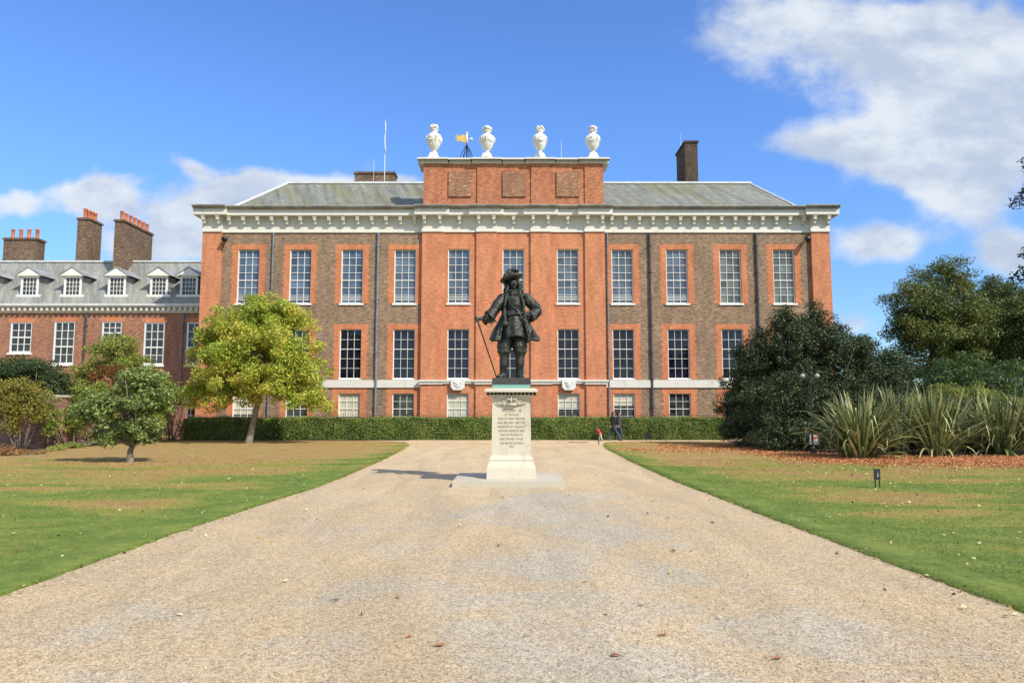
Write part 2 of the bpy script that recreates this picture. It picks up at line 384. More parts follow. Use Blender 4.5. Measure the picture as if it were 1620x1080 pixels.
M['scattered'] = mat_leaf('scattered_leaf', [(0.12, 0.07, 0.03), (0.42, 0.27, 0.10), (0.68, 0.60, 0.32)], 2.0, 0.7, 0.1, 1.0)

# ------------------------------------------------------------------ object helpers
ORG = {}
def tag(o, label=None, cat=None, group=None, kind=None):
    if label: o['label'] = label
    if cat: o['category'] = cat
    if group: o['group'] = group
    if kind: o['kind'] = kind
    return o

def empty(name, loc, label, cat, group=None, rz=0):
    o = bpy.data.objects.new(name, None); col.objects.link(o); o.location = loc; o.rotation_euler = (0, 0, rz)
    o.empty_display_size = 0.2
    ORG[o.name] = Vector(loc)
    return tag(o, label, cat, group)

def link(name, me, mat, parent=None):
    o = bpy.data.objects.new(name, me); col.objects.link(o)
    for m_ in (mat if isinstance(mat, (list, tuple)) else [mat]): me.materials.append(m_)
    if parent is not None:
        o.parent = parent; ORG[o.name] = ORG.get(parent.name, Vector((0, 0, 0)))
    return o

def copy_tree(o, parent=None):
    c = o.copy(); col.objects.link(c); c.parent = parent
    for ch in list(o.children): copy_tree(ch, c)
    return c

class MB:
    def __init__(s): s.v = []; s.f = []; s.mi = []
    def add(s, vs, fs, mi=0):
        b = len(s.v); s.v += [tuple(v) for v in vs]; s.f += [tuple(b + i for i in f) for f in fs]; s.mi += [mi] * len(fs)
        return s
    def box(s, x0, x1, y0, y1, z0, z1, mi=0):
        v = [(x, y, z) for z in (z0, z1) for y in (y0, y1) for x in (x0, x1)]
        return s.add(v, [(0, 2, 3, 1), (4, 5, 7, 6), (0, 1, 5, 4), (2, 6, 7, 3), (0, 4, 6, 2), (1, 3, 7, 5)], mi)
    def frustum(s, cx, cy, z0, z1, a0, b0, a1, b1, mi=0):
        v = [(cx + sx * a, cy + sy * b, z) for (a, b, z) in ((a0, b0, z0), (a1, b1, z1)) for sx, sy in ((-1, -1), (1, -1), (1, 1), (-1, 1))]
        return s.add(v, [(3, 2, 1, 0), (4, 5, 6, 7), (0, 1, 5, 4), (1, 2, 6, 5), (2, 3, 7, 6), (3, 0, 4, 7)], mi)
    def tube(s, pts, rad, n=8, mi=0, cap=True):
        pts = [Vector(p) for p in pts]
        if not hasattr(rad, '__len__'): rad = [rad] * len(pts)
        b = len(s.v); prev = None
        for i, p in enumerate(pts):
            d = (pts[min(i + 1, len(pts) - 1)] - pts[max(i - 1, 0)]).normalized()
            if prev is None:
                a = d.orthogonal().normalized()
            else:
                a = (prev - d * prev.dot(d)).normalized()
            prev = a; c = d.cross(a)
            for k in range(n):
                t = 2 * math.pi * k / n
                s.v.append(tuple(p + (a * math.cos(t) + c * math.sin(t)) * rad[i]))
        for i in range(len(pts) - 1):
            for k in range(n):
                s.f.append((b + i * n + k, b + i * n + (k + 1) % n, b + (i + 1) * n + (k + 1) % n, b + (i + 1) * n + k)); s.mi.append(mi)
        if cap:
            s.f.append(tuple(b + k for k in reversed(range(n)))); s.f.append(tuple(b + (len(pts) - 1) * n + k for k in range(n))); s.mi += [mi, mi]
        return s
    def lathe(s, prof, c=(0, 0, 0), n=24, mi=0, flute=0.0, nf=8):
        b = len(s.v)
        for (r, z) in prof:
            for k in range(n):
                t = 2 * math.pi * k / n; rr = r * (1 + flute * math.cos(nf * t))
                s.v.append((c[0] + rr * math.cos(t), c[1] + rr * math.sin(t), c[2] + z))
        for i in range(len(prof) - 1):
            for k in range(n):
                s.f.append((b + i * n + k, b + i * n + (k + 1) % n, b + (i + 1) * n + (k + 1) % n, b + (i + 1) * n + k)); s.mi.append(mi)
        s.f.append(tuple(b + k for k in reversed(range(n)))); s.f.append(tuple(b + (len(prof) - 1) * n + k for k in range(n))); s.mi += [mi, mi]
        return s
    def ball(s, c, r, n=10, rot=None, mi=0):
        if not hasattr(r, '__len__'): r = (r, r, r)
        vs = []; m_ = max(4, n // 2 + 1)
        for i in range(1, m_):
            a = math.pi * i / m_
            for k in range(n):
                t = 2 * math.pi * k / n
                vs.append(Vector((r[0] * math.sin(a) * math.cos(t), r[1] * math.sin(a) * math.sin(t), r[2] * math.cos(a))))
        vs += [Vector((0, 0, r[2])), Vector((0, 0, -r[2]))]
        if rot: 
            q = Matrix.Rotation(rot[1], 3, 'Y') @ Matrix.Rotation(rot[0], 3, 'X') @ Matrix.Rotation(rot[2] if len(rot) > 2 else 0, 3, 'Z'); vs = [q @ v for v in vs]
        vs = [v + Vector(c) for v in vs]; fs = []
        for i in range(m_ - 2):
            for k in range(n):
                fs.append((i * n + k, (i + 1) * n + k, (i + 1) * n + (k + 1) % n, i * n + (k + 1) % n))
        T, B = len(vs) - 2, len(vs) - 1
        for k in range(n):
            fs.append((T, k, (k + 1) % n)); fs.append((B, (m_ - 2) * n + (k + 1) % n, (m_ - 2) * n + k))
        return s.add(vs, fs, mi)
    def build(s, name, mat, parent=None, smooth=False, remesh=None, disp=None):
        org = ORG.get(parent.name, Vector((0, 0, 0))) if parent is not None else Vector((0, 0, 0))
        me = bpy.data.meshes.new(name)
        me.from_pydata([(v[0] - org.x, v[1] - org.y, v[2] - org.z) for v in s.v], [], s.f)
        me.polygons.foreach_set('material_index', s.mi)
        if smooth: me.polygons.foreach_set('use_smooth', [True] * len(me.polygons))
        me.update()
        o = link(name, me, mat, parent)
        if remesh:
            r = o.modifiers.new('remesh', 'REMESH'); r.mode = 'VOXEL'; r.voxel_size = remesh; r.use_smooth_shade = True
            sm = o.modifiers.new('smooth', 'SMOOTH'); sm.iterations = 2; sm.factor = 0.5
            if disp:
                tx = bpy.data.textures.new(name, 'CLOUDS'); tx.noise_scale = disp[1]; tx.noise_depth = 2
                dm = o.modifiers.new('disp', 'DISPLACE'); dm.texture = tx; dm.strength = disp[0]; dm.texture_coords = 'LOCAL'; dm.mid_level = 0.5
        return o

def np_mesh(name, V, Fq, mat, parent=None, smooth=False):
    org = ORG.get(parent.name, Vector((0, 0, 0))) if parent is not None else Vector((0, 0, 0))
    V = V - np.array(org)[None, :]
    me = bpy.data.meshes.new(name); k = Fq.shape[1]
    me.vertices.add(len(V)); me.vertices.foreach_set('co', V.astype(np.float32).ravel())
    me.loops.add(Fq.size); me.loops.foreach_set('vertex_index', Fq.astype(np.int32).ravel())
    me.polygons.add(len(Fq)); me.polygons.foreach_set('loop_start', np.arange(0, Fq.size, k, dtype=np.int32))
    me.update(calc_edges=True)
    return link(name, me, mat, parent)

def leaf_quads(C, size, up=None, flat=0.0, aspect=0.55, r=None):
    """a folded diamond leaf at every point of C"""
    r = r or rng; n = len(C)
    a = r.normal(size=(n, 3)); 
    if flat: a[:, 2] *= (1 - flat)
    a /= np.linalg.norm(a, axis=1)[:, None] + 1e-9
    nr = r.normal(size=(n, 3))
    if up is not None: nr = nr * 0.75 + up
    b = np.cross(nr, a); b /= np.linalg.norm(b, axis=1)[:, None] + 1e-9
    c = np.cross(a, b)
    s = (size * r.uniform(0.6, 1.35, n))[:, None]
    V = np.stack([C - a * s * .5, C + b * s * aspect * .5 + c * s * .1, C + a * s * .5, C - b * s * aspect * .5 + c * s * .1], 1).reshape(-1, 3)
    return V, np.arange(n * 4).reshape(-1, 4)

def blob_points(blobs, n_clump, per, cr, r, inner=0.45):
    """clumps spread through the outer shell of the blobs, leaves spread through the clumps"""
    vol = np.array([(b[3] * b[4] * b[5]) ** (2 / 3) for b in blobs]); pr = vol / vol.sum()
    idx = r.choice(len(blobs), n_clump, p=pr); B = np.array(blobs)[idx]
    d = r.normal(size=(n_clump, 3)); d /= np.linalg.norm(d, axis=1)[:, None]
    rad = r.uniform(inner, 1.0, n_clump)[:, None]
    cc = B[:, :3] + d * B[:, 3:6] * rad
    k = r.uniform(0.55, 1.3, n_clump)
    cnt = np.maximum(4, (per * k ** 2).astype(int))
    ii = np.repeat(np.arange(n_clump), cnt)
    q = r.normal(size=(len(ii), 3)); q /= np.linalg.norm(q, axis=1)[:, None]
    q *= (r.uniform(0.15, 1, len(ii)) ** 0.6)[:, None]
    P = cc[ii] + q * (cr * k[ii])[:, None] * np.array([1, 1, 0.72])
    outward = d[ii] * 0.5 + q * 0.6 + np.array([0, 0, 0.45])
    return cc, P, outward

def limb(mb, a, b, r0, r1, sag=0.12, n=6, seg=5):
    a = Vector(a); b = Vector(b); L = (b - a).length; pts = []; rr = []
    j = Vector((random.uniform(-1, 1), random.uniform(-1, 1), random.uniform(-.2, 1))) * L * sag
    for i in range(seg + 1):
        t = i / seg; pts.append(a.lerp(b, t) + j * math.sin(math.pi * t)); rr.append(r0 + (r1 - r0) * t ** 0.8)
    mb.tube(pts, rr, n)

def plant(name, label, cat, base, blobs, n_clump, per, cr, leaf, mat, trunk=None, bark='bark', group=None, inner=0.45, seed=0, limbs=9, zmin=0.05, stem_top=None, extra=None):
    r = np.random.default_rng(100 + seed); random.seed(seed)
    bx, by = base[:2]; bz = base[2] if len(base) > 2 else 0.0
    root = empty(name, (bx, by, bz), label, cat, group)
    B = [(bx + b[0], by + b[1], bz + b[2], b[3], b[4], b[5]) for b in blobs]
    cc, P, up = blob_points(B, n_clump, per, cr, r, inner)
    keep = P[:, 2] > bz + zmin; P = P[keep]; up = up[keep]
    V, Fq = leaf_quads(P, leaf, up, 0.2, r=r)
    np_mesh('crown' if trunk else 'foliage', V, Fq, M[mat], root)
    mb = MB()
    if trunk:
        tp = [Vector((bx + p[0], by + p[1], bz + p[2])) for p in trunk]; rr = [p[3] for p in trunk]
        mb.tube([tp[0] + Vector((0, 0, -0.15))] + tp, [rr[0] * 1.35] + rr, 10)
        top = tp[-1]; forks = tp[max(1, len(tp) // 2):]
        pick = r.choice(len(cc), min(limbs, len(cc)), replace=False)
        for i in pick:
            c = Vector(cc[i]); f = min(forks, key=lambda q: (q - c).length + 0.6 * abs(q.z - top.z))
            limb(mb, f, f.lerp(c, 0.92), rr[-1] * random.uniform(.45, .8), 0.012)
        mb.build('trunk', M[bark], root, smooth=True)
    else:
        pick = r.choice(len(cc), min(limbs, len(cc)), replace=False)
        for i in pick:
            c = Vector(cc[i]); s0 = Vector((bx + (c.x - bx) * .25, by + (c.y - by) * .25, bz - 0.05))
            limb(mb, s0, s0.lerp(c, 0.95), 0.04, 0.01)
        mb.build('stem', M[bark], root, smooth=True)
    return root

# ------------------------------------------------------------------ the setting: ground, gravel, beds
def sheet(name, pts, z, mat, kind='structure'):
    me = bpy.data.meshes.new(name); me.from_pydata([(x, y, z) for x, y in pts], [], [tuple(range(len(pts)))]); me.update()
    if me.polygons[0].normal.z < 0: me.flip_normals()
    o = link(name, me, mat); o['kind'] = kind; return o

sheet('ground', [(-900, -300), (900, -300), (900, 1500), (-900, 1500)], 0.0, M['lawn'])
LE = [(-5.0, -12), (-5.0, 6.99), (-4.99, 7.96), (-4.98, 9.2), (-4.99, 10.2), (-4.95, 11.6), (-4.82, 14.4), (-4.62, 17), (-4.62, 20), (-4.75, 26), (-5.05, 33), (-5.4, 38), (-6.1, 41.5), (-7.2, 43.2), (-9.0, 44.0)]
RE = [(4.75, -12), (4.6, 6.5), (4.55, 7.6), (4.48, 8.7), (4.45, 10.4), (4.36, 12.4), (4.3, 15.6), (4.2, 18.5), (4.25, 25), (4.5, 33.9), (4.8, 38), (5.3, 41.0), (6.4, 42.7), (8.0, 43.1), (16.5, 43.1)]
def jag(E, sgn, s0):
    r = np.random.default_rng(s0); out_ = []
    for (a, b) in zip(E[:-1], E[1:]):
        L = math.hypot(b[0] - a[0], b[1] - a[1]); k = max(1, int(L / 0.12))
        for i in range(k):
            t = i / k; out_.append((a[0] + (b[0] - a[0]) * t + r.normal() * 0.018, a[1] + (b[1] - a[1]) * t))
    return out_ + [E[-1]]
LJ = jag(LE, -1, 1); RJ = jag(RE, 1, 2)
path_pts = LJ + [(-9.0, 46), (16.5, 46)] + RJ[::-1]
bmg = bmesh.new(); vs = [bmg.verts.new((x, y, 0.004)) for x, y in path_pts]
fc = bmg.faces.new(vs); bmesh.ops.triangulate(bmg, faces=[fc]); bmesh.ops.recalc_face_normals(bmg, faces=bmg.faces)
me = bpy.data.meshes.new('gravel_path'); bmg.to_mesh(me); bmg.free()
if me.polygons[0].normal.z < 0: me.flip_normals()
tag(link('gravel_path', me, M['gravel']), kind='structure')
# turf stands a little higher than the gravel: a ragged verge along each edge
def turf_edge(name, J, side):
    V = []; Fc = []; r = np.random.default_rng(5)
    for i, (x, y) in enumerate(J):
        o_ = r.uniform(-.01, .015)
        V += [(x + side * (-0.02 + o_), y, 0.002), (x + side * (0.012 + o_), y, 0.032), (x + side * 0.30, y, 0.026), (x + side * 0.75, y, 0.003)]
    for i in range(len(J) - 1):
        for k in range(3):
            Fc.append((i * 4 + k, i * 4 + k + 1, i * 4 + 4 + k + 1, i * 4 + 4 + k) if side < 0 else (i * 4 + k, i * 4 + 4 + k, i * 4 + 4 + k + 1, i * 4 + k + 1))
    me = bpy.data.meshes.new(name); me.from_pydata(V, [], Fc); me.update()
    for p in me.polygons: p.use_smooth = True
    if me.polygons[1].normal.z < 0: me.flip_normals()
    tag(link(name, me, M['lawn']), kind='structure')
turf_edge('lawn_verge', [p for p in LJ if p[1] < 42], -1)
turf_edge('lawn_verge', [p for p in RJ if p[1] < 42], 1)
# earth of the planting bed on the right and below the hedge
sheet('planting_bed', [gnd(1150, 697), gnd(1165, 706), gnd(1230, 714), gnd(1310, 719), gnd(1400, 722), gnd(1700, 722), (70, 28), (70, 90), (18, 90), (16.4, 46.3)], 0.008, M['earth'])
sheet('planting_bed', [gnd(285, 696.5), gnd(646, 696.5), (-6.4, 46.2), (-22, 46.2)], 0.008, M['earth'])
sheet('planting_bed', [(-33, 31), (-24, 29.8), (-21.7, 33), (-21.6, 38), (-22.3, 46), (-23.4, 46), (-22.9, 35.2), (-33, 34.2)], 0.012, M['earth'])

# ------------------------------------------------------------------ the palace
YF = 50.0      # brown side walls
YC = 49.88     # centre wall
YP = 49.74     # pilaster faces
palace = empty('palace', (0, YF, 0), 'long three-storey red and brown brick palace front with white bracketed cornice', 'palace')
zTop = zat(341, YF); zArch = zat(368, YF)
zBand0, zBand1 = zat(613, YF), zat(601, YF)
UPW = [(375.8, 410.1), (459, 491.6), (540.5, 573.8), (624, 657.8), (708.3, 743.5), (794.6, 829.8), (880.3, 916.2), (967, 1002), (1053, 1088.6), (1138, 1172.8), (1222.8, 1257)]
CEN = [4, 5, 6]
xw = []
for i, (a, b) in enumerate(UPW):
    Y = YC if i in CEN else YF
    x0, x1 = xat(a, 420, Y), xat(b, 420, Y); c = (x0 + x1) / 2; xw.append(c)
WW = 1.53
xL, xR = xat(320.7, 366, YP), xat(1312.2, 368, YP)
cL, cR = xat(667.5, 500, YC), xat(957.0, 500, YC)
pil = [(xL, xat(350.5, 366, YP)), (xat(667.5, 400, YP), xat(700, 400, YP)), (xat(753.5, 400, YP), xat(785.5, 400, YP)),
       (xat(839.5, 400, YP), xat(871, 400, YP)), (xat(925.5, 400, YP), xat(957.0, 400, YP)), (xat(1283, 368, YP), xR)]
rows = [(zat(480, YF), zat(394.5, YF), 'up'), (zat(599, YF), zat(520.5, YF), 'mid'), (0.35, zat(622, YF), 'low')]
DEPTH = 20.0

def wall_holes(mb, x0, x1, z0, z1, holes, y):
    xs = sorted({x0, x1} | {h[0] for h in holes} | {h[1] for h in holes}); zs = sorted({z0, z1} | {h[2] for h in holes} | {h[3] for h in holes})
    for i in range(len(xs) - 1):
        for j in range(len(zs) - 1):
            cx, cz = (xs[i] + xs[i + 1]) / 2, (zs[j] + zs[j + 1]) / 2
            if any(h[0] < cx < h[1] and h[2] < cz < h[3] for h in holes): continue
            mb.add([(xs[i], y, zs[j]), (xs[i + 1], y, zs[j]), (xs[i + 1], y, zs[j + 1]), (xs[i], y, zs[j + 1])], [(0, 1, 2, 3)])

holes = [(c - WW / 2, c + WW / 2, r0, r1) for c in xw for (r0, r1, k) in rows]
side = MB()
wall_holes(side, xL + 0.25, cL, -0.3, zTop, [h for h in holes if h[0] < cL], YF)
wall_holes(side, cR, xR - 0.25, -0.3, zTop, [h for h in holes if h[0] > cR], YF)
side.add([(xL + .02, YF, -.3), (xL + .02, YF + DEPTH, -.3), (xL + .02, YF + DEPTH, zTop), (xL + .02, YF, zTop)], [(3, 2, 1, 0)])
side.add([(xR - .02, YF, -.3), (xR - .02, YF + DEPTH, -.3), (xR - .02, YF + DEPTH, zTop), (xR - .02, YF, zTop)], [(0, 1, 2, 3)])
side.add([(xL, YF + DEPTH, -.3), (xR, YF + DEPTH, -.3), (xR, YF + DEPTH, zTop), (xL, YF + DEPTH, zTop)], [(3, 2, 1, 0)])
side.build('wall', M['brown_brick'], palace)
cw = MB(); wall_holes(cw, cL, cR, -0.3, zTop, [h for h in holes if cL < h[0] < cR], YC)
cw.add([(cL, YC, -.3), (cL, YF, -.3), (cL, YF, zTop), (cL, YC, zTop)], [(3, 2, 1, 0)]); cw.add([(cR, YC, -.3), (cR, YF, -.3), (cR, YF, zTop), (cR, YC, zTop)], [(0, 1, 2, 3)])
tag(cw.build('wall', M['orange_brick'], palace), 'bright orange brick centre wall')
for i, (a, b) in enumerate(pil):
    corner = i in (0, 5); yb = YF if corner else YC
    m_ = MB(); m_.box(a, b, YP, yb + (DEPTH if False else 0.02), -0.3, zArch + 0.05)
    if corner:
        m_.box(a, b, yb + .02, yb + .9, -0.3, zArch + 0.05)
    # capping strip and plinth block at the string course
    if not corner:
        m_.box(a - .03, b + .03, YP - .05, yb, 0.0, 1.0)
    m_.build('pilaster', M['orange_brick'], palace)

def sash(i, c, z0, z1, kind, y):
    x0, x1 = c - WW / 2, c + WW / 2; yr = y + 0.16
    f = MB(); fw = 0.055
    f.box(x0, x0 + fw, yr - .10, yr + .06, z0, z1); f.box(x1 - fw, x1, yr - .03, yr + .06, z0, z1)
    f.box(x0 + fw, x1 - fw, yr - .028, yr + .06, z1 - fw, z1); f.box(x0 + fw, x1 - fw, yr - .028, yr + .06, z0, z0 + fw * 1.2)
    nr = {'up': 7, 'mid': 5, 'low': 5}[kind]; b = 0.024 if kind != 'up' else 0.031
    ix0, ix1 = x0 + fw, x1 - fw; iz0, iz1 = z0 + fw * 1.2, z1 - fw
    for k in (1, 2):
        xm = ix0 + (ix1 - ix0) * k / 3; f.box(xm - b / 2, xm + b / 2, yr - .02, yr + .03, iz0, iz1)
    for k in range(1, nr):
        zm = iz0 + (iz1 - iz0) * k / nr; bb = b * (1.9 if (kind == 'up' and k == 3) or (kind != 'up' and k == 3) else 1)
        f.box(ix0, ix1, yr - .025, yr + .028, zm - bb / 2, zm + bb / 2)
    opened = kind == 'up' and i in (0, 1, 2, 3, 4, 6, 7, 8)
    if opened:
        for dz_ in (0.18, 0.34): f.box(ix0, ix1, yr - .045, yr - .027, z0 + .09 + dz_, z0 + .09 + dz_ + .05)
    wname = f.build('window', M['white_paint'], palace)
    g = MB(); g.add([(x0, yr + .035, z0), (x1, yr + .035, z0), (x1, yr + .035, z1), (x0, yr + .035, z1)], [(0, 1, 2, 3)])
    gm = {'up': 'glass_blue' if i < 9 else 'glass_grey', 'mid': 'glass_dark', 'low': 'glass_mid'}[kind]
    g.build('pane', M[gm], wname)
    if kind == 'low' and i in (0, 2, 4, 6, 7):
        zb = {0: .45, 2: .36, 4: .16, 6: .62, 7: .68}[i]
        q = MB(); q.box(ix0, ix1, yr + .029, yr + .034, z0 + (z1 - z0) * zb, iz1); q.build('blind', M['blind'], wname)
    if kind == 'up':
        MB().box(x0 - .1, x1 + .1, y - .09, yr - .031, z0 - .12, z0).build('sill', M['white_paint'], wname)
    else:
        MB().box(x0 - .03, x1 + .03, y - .05, yr - .031, z0 - .07, z0).build('sill', M['white_paint'], wname)
    # brick reveals and, on the brown walls, toothed orange dressings
    s = MB(); yo = y - 0.006
    s.add([(x0, y, z0), (x0, yr + .05, z0), (x0, yr + .05, z1), (x0, y, z1)], [(0, 1, 2, 3)])
    s.add([(x1, y, z0), (x1, yr + .05, z0), (x1, yr + .05, z1), (x1, y, z1)], [(3, 2, 1, 0)])
    s.add([(x0, y, z1), (x1, y, z1), (x1, yr + .05, z1), (x0, yr + .05, z1)], [(3, 2, 1, 0)])
    if i not in CEN:
        hh = 0.225; k = 0; z = z0
        while z < z1 - 0.01:
            ze = min(z + hh, z1); ww = 0.38 if k % 2 else 0.46
            s.box(x0 - ww, x0, yo, y + .002, z, ze); s.box(x1, x1 + ww, yo, y + .002, z, ze); z = ze; k += 1
        if kind != 'low' or True:
            s.box(x0 - .46, x1 + .46, yo - .002, y + .002, z1, z1 + .36)
    else:
        s.box(x0 - .1, x1 + .1, yo - .002, y + .002, z1, z1 + .36)
    s.build('surround', M['rubbed_brick' if i not in CEN else 'orange_brick'], wname)
for i, c in enumerate(xw):
    y = YC if i in CEN else YF
    for (r0, r1, k) in rows: sash(i, c, r0, r1, k, y)

# string course
sc = MB()
sc.box(pil[0][1], cL, YF - .10, YF, zBand0, zBand1); sc.box(cR, pil[5][0], YF - .10, YF, zBand0, zBand1)
edges = [cL] + [v for p in pil[1:5] for v in p] + [cR]
for a, b in zip([pil[1][1], pil[2][1], pil[3][1]], [pil[2][0], pil[3][0], pil[4][0]]):
    sc.box(a, b, YC - .12, YC, zBand0 + .27, zBand1)
    sc.box(a, b, YC - .18, YC - .121, zBand1 - .12, zBand1 + .003)
for a, b in pil:
    sc.box(a - .08, b + .08, YP - .10, YP, zBand0 + .22, zBand1); sc.box(a - .14, b + .14, YP - .17, YP - .101, zBand1 - .13, zBand1 + .003)
sc.build('string_course', M['white_trim'], palace)
for i in CEN:      # carved keystone blocks below the middle windows
    k = MB(); x = xw[i]
    k.box(x - .48, x + .48, YC - .27, YC - .182, zBand0 + .02, zBand1 + .03); k.frustum(x, YC - .22, zBand0 - .18, zBand0 + .02, .30, .05, .46, .06)
    k.ball((x, YC - .28, zBand0 + .28), (.16, .07, .2), 10); k.ball((x - .2, YC - .28, zBand0 + .36), (.09, .06, .1), 8); k.ball((x + .2, YC - .28, zBand0 + .36), (.09, .06, .1), 8)
    k.tube([(x - .22, YC - .28, zBand0 + .2), (x, YC - .30, zBand0 + .03), (x + .22, YC - .28, zBand0 + .2)], .04, 6)
    k.build('keystone', M['urn_stone'], palace, smooth=False)

# entablature: frieze, brackets, cornice
PR = 0.56
zc0, zc1, zc2 = zat(340.5, YF - PR), zat(331.8, YF - PR), zat(328.0, YF - PR)
segs = []   # x0, x1, wall face y, x-extent of the cornice
bks = [(pil[0][0], pil[0][1], YP), (pil[1][0], pil[1][1], YP), (pil[2][0], pil[2][1], YP), (pil[3][0], pil[3][1], YP), (pil[4][0], pil[4][1], YP), (pil[5][0], pil[5][1], YP)]
fr = MB(); co = MB(); top = MB()
ext = []
for (a, b, y) in bks: ext.append((a - PR * .9, b + PR * .9, y))
full = []
for i, e in enumerate(ext):
    full.append(e)
    if i < 5:
        full.append((e[1], ext[i + 1][0], YF if i in (0, 4) else YC))
for (a, b, y) in full:
    yb = y + 1.4
    co.box(a, b, y - PR, yb, zc0, zc1)
    pts = [(y - PR + .02, zc1 + .002), (y - PR - .05, zc1 + .05), (y - PR - .26, zc2 - .05), (y - PR - .26, zc2), (yb, zc2), (yb, zc1 + .002)]  # flare gets the lead's grey to darken its underside like shade
    n0 = len(pts); top.add([(a, p, q) for p, q in pts] + [(b, p, q) for p, q in pts], [tuple(range(n0)), tuple(range(2 * n0 - 1, n0 - 1, -1))] + [((k + 1) % n0, k, n0 + k, n0 + (k + 1) % n0) for k in range(n0)])
    top.box(a, b, y - PR - .30, yb, zc2 + .002, zc2 + .07)
for a, b in ((xL, pil[0][1]), (pil[5][0], xR)):     # returns along the sides of the house
    s_ = -1 if a == xL else 1; e0, e1 = (a - PR, b) if s_ < 0 else (a, b + PR)
    co.box(e0, e1, YF + 1.5, YF + DEPTH, zc0, zc2)
    top.box(e0 - .05, e1 + .05, YF + 1.5, YF + DEPTH, zc2 + .002, zc2 + .05)
fz = []
pr = pil
fz += [(pr[0][0] - .03, pr[0][1] + .03, YP - .03), (pr[0][1] + .03, pr[1][0] - .03, YF - .03), (pr[1][0] - .03, pr[1][1] + .03, YP - .03), (pr[1][1] + .03, pr[2][0] - .03, YC - .03),
       (pr[2][0] - .03, pr[2][1] + .03, YP - .03), (pr[2][1] + .03, pr[3][0] - .03, YC - .03), (pr[3][0] - .03, pr[3][1] + .03, YP - .03), (pr[3][1] + .03, pr[4][0] - .03, YC - .03),
       (pr[4][0] - .03, pr[4][1] + .03, YP - .03), (pr[4][1] + .03, pr[5][0] - .03, YF - .03), (pr[5][0] - .03, pr[5][1] + .03, YP - .03)]
for (a, b, y) in fz:
    fr.box(a, b, y, y + .9, zArch, zc0 - .002)
    fr.box(a - .0, b + .0, y - .06, y - .002, zArch - .02, zArch + .10)
fr.build('frieze', M['white_trim'], palace)
co.build('cornice', M['white_trim'], palace)
top.build('cornice_lead', M['gutter_lead'], palace)

def modillion(x, y):
    m_ = MB(); zt = zc0 - .004; h = 0.58; wd = .10; D = PR - .10
    m_.box(x - wd - .035, x + wd + .035, y - D, y, zt - .13, zt)
    prof = [(0, zt - .13), (-D + .05, zt - .13), (-D + .02, zt - .24), (-D + .06, zt - .34), (-D + .18, zt - .38), (-D + .24, zt - .46), (-D + .20, zt - .54), (-D + .22, zt - h + .06), (-.10, zt - h), (0, zt - h)]
    n0 = len(prof)
    m_.add([(x - wd, y + p, q) for p, q in prof] + [(x + wd, y + p, q) for p, q in prof], [tuple(range(n0)), tuple(range(2 * n0 - 1, n0 - 1, -1))] + [((k + 1) % n0, k, n0 + k, n0 + (k + 1) % n0) for k in range(n0)])
    m_.build('modillion', M['white_trim'], palace)
for j, (a, b, y) in enumerate(fz):
    if j % 2 == 0:
        w_ = b - a; xs = [a + w_ * .14, b - w_ * .14]
    else:
        n_ = max(1, round((b - a) / 0.935) - 1) if j in (1, 9) else 1
        xs = [a + (b - a) * (k + .5) / n_ for k in range(n_)] if n_ > 1 else [(a + b) / 2]
    for x in xs: modillion(x, y)

# attic above the centre, with its own cornice
ya, yap = YC, YP + .05
za0, za1 = zc2 - .3, zat(258.5, YP); zcap = zat(249, YP - .3)
at = MB(); at.box(pil[1][0] + .1, pil[4][1] - .1, ya, ya + 1.8, za0, za1)
attic = at.build('attic', M['attic_brick'], palace)
for a, b in pil[1:5]:
    MB().box(a + .04, b - .04, yap, ya - .002, za0, za1).build('attic_pier', M['attic_brick'], attic)
for c in (4, 5, 6):
    x0, x1 = xw[c] - .77, xw[c] + .87; zb, zt = zat(311.5, YC), zat(272, YC)
    MB().box(x0, x1, ya - .10, ya - .002, zb, zt).build('attic_panel', M['panel_brick'], attic)
ac = MB(); ext = [(a - .38, b + .38, yap) for a, b in pil[1:5]]; ff = []
for i, e in enumerate(ext):
    ff.append(e)
    if i < 3: ff.append((e[1], ext[i + 1][0], ya))
for (a, b, y) in ff:
    yb = y + 1.9
    ac.box(a + .02, b - .02, y - .10, yb, za1, za1 + .10)
    ac.box(a, b, y - .30, yb, za1 + .22, zcap - .12); ac.box(a - .0, b + .0, y - .38, yb, zcap - .12, zcap)
    n_ = int((b - a - .1) / .15); dn = [a + .05 + (b - a - .1) * (k + .5) / n_ for k in range(n_)]
    for x in dn: ac.box(x - .04, x + .04, y - .22, y, za1 + .10, za1 + .22)
    ac.box(a + .04, b - .04, y - .10, yb, za1 + .101, za1 + .219)
ac.build('attic_cornice', M['white_trim'], attic)
ztop_attic = zcap

# roof
zr0 = zc2 + .02; YR = 55.6; zr1 = zat(291, YR)
xr0, xr1 = xat(350, 327, 50.9), xat(1279, 328, 50.9); xt0, xt1 = xat(455, 291, YR), xat(1186, 291, YR)
ro = MB(); yb = YF + DEPTH - .5; yt = YF + DEPTH - 5
ro.add([(xr0, 50.9, zr0), (xr1, 50.9, zr0), (xr1, yb, zr0), (xr0, yb, zr0), (xt0, YR, zr1), (xt1, YR, zr1), (xt1, yt, zr1), (xt0, yt, zr1)],
       [(0, 1, 5, 4), (1, 2, 6, 5), (2, 3, 7, 6), (3, 0, 4, 7), (4, 5, 6, 7)])
roof = ro.build('roof', M['slate'], palace)
fl = MB()
fl.box(xt0 - .1, xt1 + .1, YR - .12, YR + .2, zr1 + .002, zr1 + .16)
for (x0, x1) in ((xr0, xt0), (xr1, xt1)):
    fl.tube([(x0, 50.9, zr0 + .03), (x1, YR, zr1 + .05)], .09, 6)
fl.build('ridge_lead', M['white_lead'], roof)
